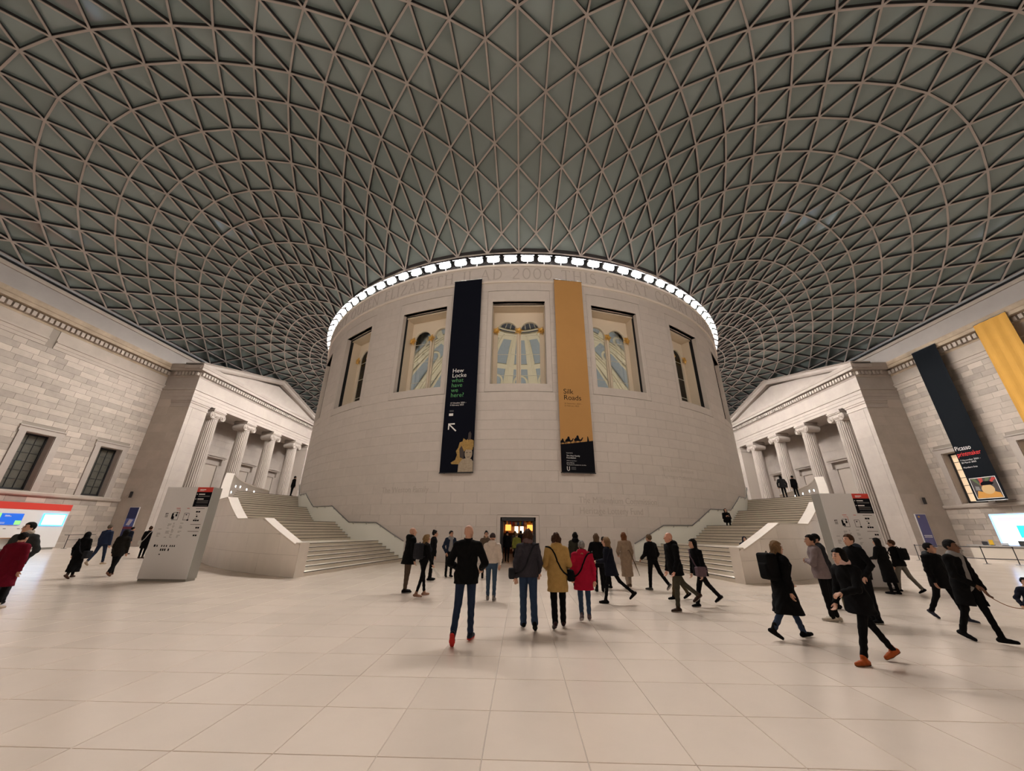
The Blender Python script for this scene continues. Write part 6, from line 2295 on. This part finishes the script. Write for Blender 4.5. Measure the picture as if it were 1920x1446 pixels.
# --- group right of the doorway
p = person((1.99, -30.39), 168, 1.63, 'person with black hair and dark olive coat beyond the red coat', top=(.030, .030, .022), hem=.42, hair=('long', HB), hood=BLACK, **STAND)
p = person((2.50, -31.40), 176, 1.60, 'woman with long brown hair in black coat beside the wall', top=BLACK, hem=.40, hair=('long', (.10, .06, .035)), **STAND, **FRONTARMS)
p = person((2.88, -30.7), -150, 1.50, 'dark haired person hidden behind the curly haired walker', top=CHAR, hem=.45, hair=('short', HB), **STAND)
p = person((2.45, -33.27), -112, 1.53, 'woman with frizzy fair hair in dark navy coat striding left', top=(.010, .011, .018), hem=.40, legs=BLACK, leg_r=.84, shoe=BLACK, hair=('curly', (.20, .12, .062)), L=(14, 4, 0), Rr=(-30, 22, 40), armL=(14, 14, 70, 20), armR=(14, 14, 70, 20), lean=5, thick=1.08)
sheet_in_hand(p, 1, 'pale leaflet held by the woman in dark navy coat', (.15, .21), tilt=50)
p = person((3.56, -30.58), 186, 1.62, 'woman in long belted beige trench coat with auburn hair', top=(.32, .235, .165), hem=.20, flare=.03, legs=(.42, .34, .27), shoe=(.10, .06, .04), hair=('long', HAU), L=(-8, 10, 16), Rr=(6, 3, 0), armL=(6, 16, 60, 20), armR=(2, 14, 20, 0))
o = carried(p, 'closed_umbrella', 'slim closed brown umbrella hanging beside the beige trench coat', 'umbrella', (-.30, .05, .30))
mb = MB().tube([(-.10, .16, 1.02), (-.22, .15, .70), (-.34, .14, .36)], [.010, .017, .006], 8); mb_in_frame(p, o, mb, 'shaft', fabric((.14, .085, .05)))
mb = MB().tube([(-.10, .16, 1.02), (-.06, .17, 1.10), (-.02, .17, 1.08)], .009, 6); mb_in_frame(p, o, mb, 'handle', fabric((.06, .035, .02)))
p = person((4.24, -31.06), -148, 1.60, 'man in short black padded jacket walking towards the right staircase', top=BLACK, hem=.52, legs=BLACK, leg_r=1.05, shoe=(.05, .05, .05), sole=(.42, .38, .34), hair=('short', (.12, .075, .04)), L=(10, 3, 0), Rr=(-24, 18, 40), thick=1.14, armL=(6, 16, 50, 10), armR=(-6, 16, 40, 10))
p = person((3.78, -34.05), -78, 1.67, 'bald man in long black coat and olive trousers striding left', top=BLACK, hem=.43, legs=OLIVE, shoe=(.035, .018, .012), sole=(.30, .25, .22), hair=('bald', HB), skin=(.56, .28, .19), hood=BLACK, L=(10, 4, 0), Rr=(-30, 24, 34), armL=(6, 10, 20, 0), armR=(-4, 10, 20, 0), lean=5, thick=1.08, head=(-4, 2))
p = person((4.62, -33.42), -80, 1.55, 'woman with long black hair and black coat striding left behind the bald man', top=BLACK, hem=.42, flare=.05, legs=BLACK, leg_r=1.05, shoe=BLACK, sole=(.35, .32, .30), hair=('long', HB), L=(22, 6, 0), Rr=(-30, 14, 30), lean=8, thick=1.06)
handbag(p, 1, 'mauve handbag at the side of the long black haired woman', (.13, .085, .10), .50, (.12, .05, .10), yoff=-.12)
p = person((4.34, -32.55), -84, 1.50, 'red haired person walking between the bald man and the black haired woman', top=CHAR, hem=.46, legs=(.075, .055, .03), hair=('short', HAU), skin=(.58, .27, .20), **WALKF)
# --- right foreground
p = person((4.79, -36.23), 96, 1.57, 'woman in long black coat with backpack striding right', top=BLACK, hem=.235, flare=.10, legs=(.028, .042, .075), shoe=BLACK, boots=True, hair=('bob', (.17, .10, .05)), L=(22, 6, -6), Rr=(-24, 14, 30), armL=(20, 10, 30, 0), armR=(-14, 10, 14, 0), lean=5, thick=1.06)
backpack(p, 'round black backpack of the woman striding right', BLACK, 1.05)
p = person((6.54, -34.82), -128, 1.64, 'man in mauve grey overshirt and black trousers standing by the totem', top=(.185, .145, .145), hem=.47, legs=BLACK, leg_r=1.06, shoe=(.46, .40, .33), sole=(.5, .46, .4), hair=('short', HB), skin=SK2, head=(32, 0), armL=(16, 24, 98, 62), armR=(16, 24, 92, 58), thick=1.06, **STAND)
p = person((7.62, -33.5), -112, 1.66, 'dark haired man in dark coat behind the man in mauve overshirt', top=CHAR, hem=.46, hair=('short', HB), skin=SK2, head=(16, 0), **STAND)
p = person((7.25, -34.95), -86, 1.66, 'bearded man in black jacket with blue grey collar facing left', top=BLACK, hem=.47, legs=BLACK, leg_r=1.05, shoe=BLACK, sole=(.5, .48, .45), hair=('short', HBR), hood=(.045, .055, .075), **STAND, **POCKET)
p = person((5.05, -37.45), -84, 1.50, 'woman in black coat and tan shoes striding left in the right foreground', top=BLACK, hem=.40, flare=.05, legs=BLACK, leg_r=.95, shoe=(.34, .075, .018), sole=(.14, .05, .02), hair=('long', HB), skin=SK1, scarf=(.62, .42, .38), L=(20, 3, 0), Rr=(-27, 8, 24), armL=(26, 12, 50, 10), armR=(4, 12, 20, 0), lean=8, thick=1.06)
handbag(p, -1, 'patterned olive bag at the hip of the woman with tan shoes', (.12, .10, .055), .47, (.11, .04, .11), cross=False, yoff=.10)
p = person((11.2, -31.09), -165, 1.55, 'woman with long dark hair and ankle length black coat by the totem', top=BLACK, hem=.20, flare=.04, hair=('long', HB), **STAND, **FRONTARMS)
p = person((11.95, -30.74), -160, 1.51, 'person in black jacket and grey trousers with small rucksack', top=BLACK, hem=.48, legs=(.15, .135, .115), leg_r=1.1, hair=('short', HBR), skin=SK2, head=(20, 0), **WALKF)
backpack(p, 'small black rucksack of the person in grey trousers', BLACK, .85)
p = person((9.1, -34.64), 8, 1.51, 'black haired person in black padded jacket walking towards the viewer', top=BLACK, hem=.40, hair=('short', HB), skin=SK2, hood=(.045, .05, .055), legs=BLACK, shoe=(.02, .02, .03), sole=(.5, .46, .42), thick=1.12, head=(18, 4), **WALKF)
p27 = person((7.89, -36.25), 14, 1.58, 'person in open black overcoat and grey shirt walking towards the viewer', top=BLACK, shirt=(.20, .19, .185), hem=.34, flare=.03, legs=BLACK, leg_r=.92, shoe=BLACK, boots=True, hair=('short', HB), skin=SK3, L=(14, 4, -6), Rr=(-10, 12, 16), armL=(4, 16, 14, 0), armR=(10, 16, 40, 26), lean=2, thick=1.08)
pc_ = person((8.80, -36.35), -35, 1.0, 'small child with black hair and navy jacket at the right edge', top=(.010, .012, .022), hem=.46, legs=NAVY, hair=('short', HB), skin=SK2, armR=(30, 30, 20, 0), **WALKF)
o = empty('walking_rein', (8.4, -36.3, .7)); tag(o, 'thin brown rein between the person in black overcoat and the child', 'rein')
ha = np.array(p27['M'] @ Vector(p27['A'][1][2] + p27['A'][1][3] * .1)); hb_ = np.array(pc_['M'] @ Vector(pc_['A'][-1][2] + pc_['A'][-1][3] * .06))
pts = [ha + (hb_ - ha) * k / 10 - np.array([0, 0, .05 * math.sin(math.pi * k / 10)]) for k in range(11)]
MB().tube([q - np.array([8.4, -36.3, .7]) for q in pts], .006, 6).build('cord', fabric((.20, .09, .05)), None).parent = o
# --- left side
p = person((-10.72, -35.25), 192, 1.50, 'person in long maroon coat and black leggings at the left edge', top=(.115, .005, .014), hem=.30, flare=.07, legs=BLACK, leg_r=.85, shoe=(.45, .36, .28), hair=('short', HB), L=(-6, 8, 14), Rr=(6, 3, 0), armL=(0, 14, 14, 0), armR=(-6, 14, 10, 0), thick=1.12)
p = person((-11.46, -34.60), 20, 1.74, 'man in dark tweed jacket and pale scarf facing the viewer behind the maroon coat', top=(.035, .037, .036), hem=.46, legs=CHAR, hair=('short', HB), scarf=(.42, .36, .30), head=(-22, 0), **STAND, **POCKET)
p = person((-14.97, -30.23), 196, 1.49, 'woman in ankle length black coat walking away on the left', top=BLACK, hem=.13, flare=.04, shoe=(.06, .03, .02), hair=('hijab', BLACK), armL=(0, 18, 12, 0), **WALKF)
handbag(p, -1, 'black shoulder bag with pale clasps on the ankle length black coat', CHAR, .48, (.13, .05, .12))
p = person((-19.08, -25.8), 188, 1.75, 'man in navy jacket and jeans walking away beside the left wall', top=(.018, .026, .055), hem=.49, legs=(.018, .026, .05), shoe=(.36, .28, .20), hair=('short', (.10, .08, .06)), **WALKB)
p = person((-14.42, -29.45), 200, 1.57, 'woman with long black hair and wide black trousers on the left', top=(.016, .014, .012), hem=.40, legs=BLACK, leg_r=1.16, shoe=(.16, .075, .045), hair=('long', HB), **WALKF)
p = person((-24.6, -19.3), 160, 1.64, 'dark haired person in navy clothes beyond the left group', top=NAVY, hem=.45, legs=NAVY, hair=('short', HB), **WALKF)
p = person((-21.04, -21.74), -160, 1.68, 'woman with brown topknot in long black coat left of the totem', top=BLACK, hem=.30, flare=.04, shoe=(.05, .03, .02), hair=('bun', HBR), **STAND)
o = handbag(p, 1, 'white handbag of the woman with the brown topknot', (.55, .52, .48), .46, (.13, .06, .10))
p = person((-20.45, -21.9), -60, 1.62, 'person in teal jacket peering out beside the left totem', top=(.02, .045, .06), hem=.45, hair=('long', HB), **STAND)
p = person((-15.35, -26.35), 150, 1.42, 'child in lilac patterned jacket beside the left staircase wall', top=(.33, .22, .36), hem=.40, legs=(.30, .20, .33), hair=('short', HB), **STAND)
# --- on the stairs
p = person((12.75, -19.55), -15, 1.62, 'woman in black sitting on the right stair landing with a phone', z0=2.04, sit=.27, L=(112, 132, 0), Rr=(108, 130, 0), top=BLACK, hem=.10, legs=BLACK, hair=('long', HB), armL=(22, 8, 92, 26), armR=(22, 8, 92, 26), head=(0, 22), lean=10)
sheet_in_hand(p, 1, 'small dark phone held by the woman sitting on the stairs', (.07, .14), (.02, .02, .02), 40, 'phone', 'phone')
p = person((9.45, -26.95), -20, 1.60, 'person in dark hood sitting on the right stairs behind the parapet', z0=.56, sit=.24, L=(80, 75, 0), Rr=(76, 75, 0), top=NAVY, hem=.12, hair=('hijab', NAVY), skin=SK1)
p = person((-18.9, -12.75), 150, 1.66, 'person in black at the head of the left stairs', z0=4.08, top=BLACK, hem=.42, hair=('short', HB), **STAND)
p = person((19.95, -14.70), 176, 1.66, 'person in wide dark grey cape at the head of the right stairs', z0=4.08, top=(.026, .026, .028), hem=.46, flare=.16, hair=('long', HB), armL=(0, 24, 8, 0), armR=(0, 24, 8, 0), thick=1.2, **STAND)
p = person((20.95, -14.55), 186, 1.70, 'person in black coat at the head of the right stairs beside the cape', z0=4.08, top=BLACK, hem=.44, hair=('short', HB), **STAND)
# --- in the doorway
p = person((-0.62, -21.25), 178, 1.62, 'person in black walking in at the left of the doorway', top=BLACK, hem=.46, hair=('beanie', NAVY), **WALKF)
p = person((-0.06, -22.75), 180, 1.55, 'person with olive green jacket entering the doorway', top=(.14, .14, .028), hem=.50, hair=('short', (.16, .11, .06)), **WALKB)
p = person((0.45, -21.5), 184, 1.56, 'person in dark red top at the right of the doorway', top=(.10, .02, .02), hem=.46, hair=('long', HAU), **WALKF)
p = person((0.15, -19.3), 170, 1.66, 'visitor in dark coat deep inside the doorway', top=CHAR, hem=.45, hair=('short', HB), **STAND)
p = person((-0.25, -17.2), 20, 1.62, 'visitor with fair hair deep inside the shop', top=(.2, .18, .16), hem=.48, hair=('bob', HBL), **STAND)
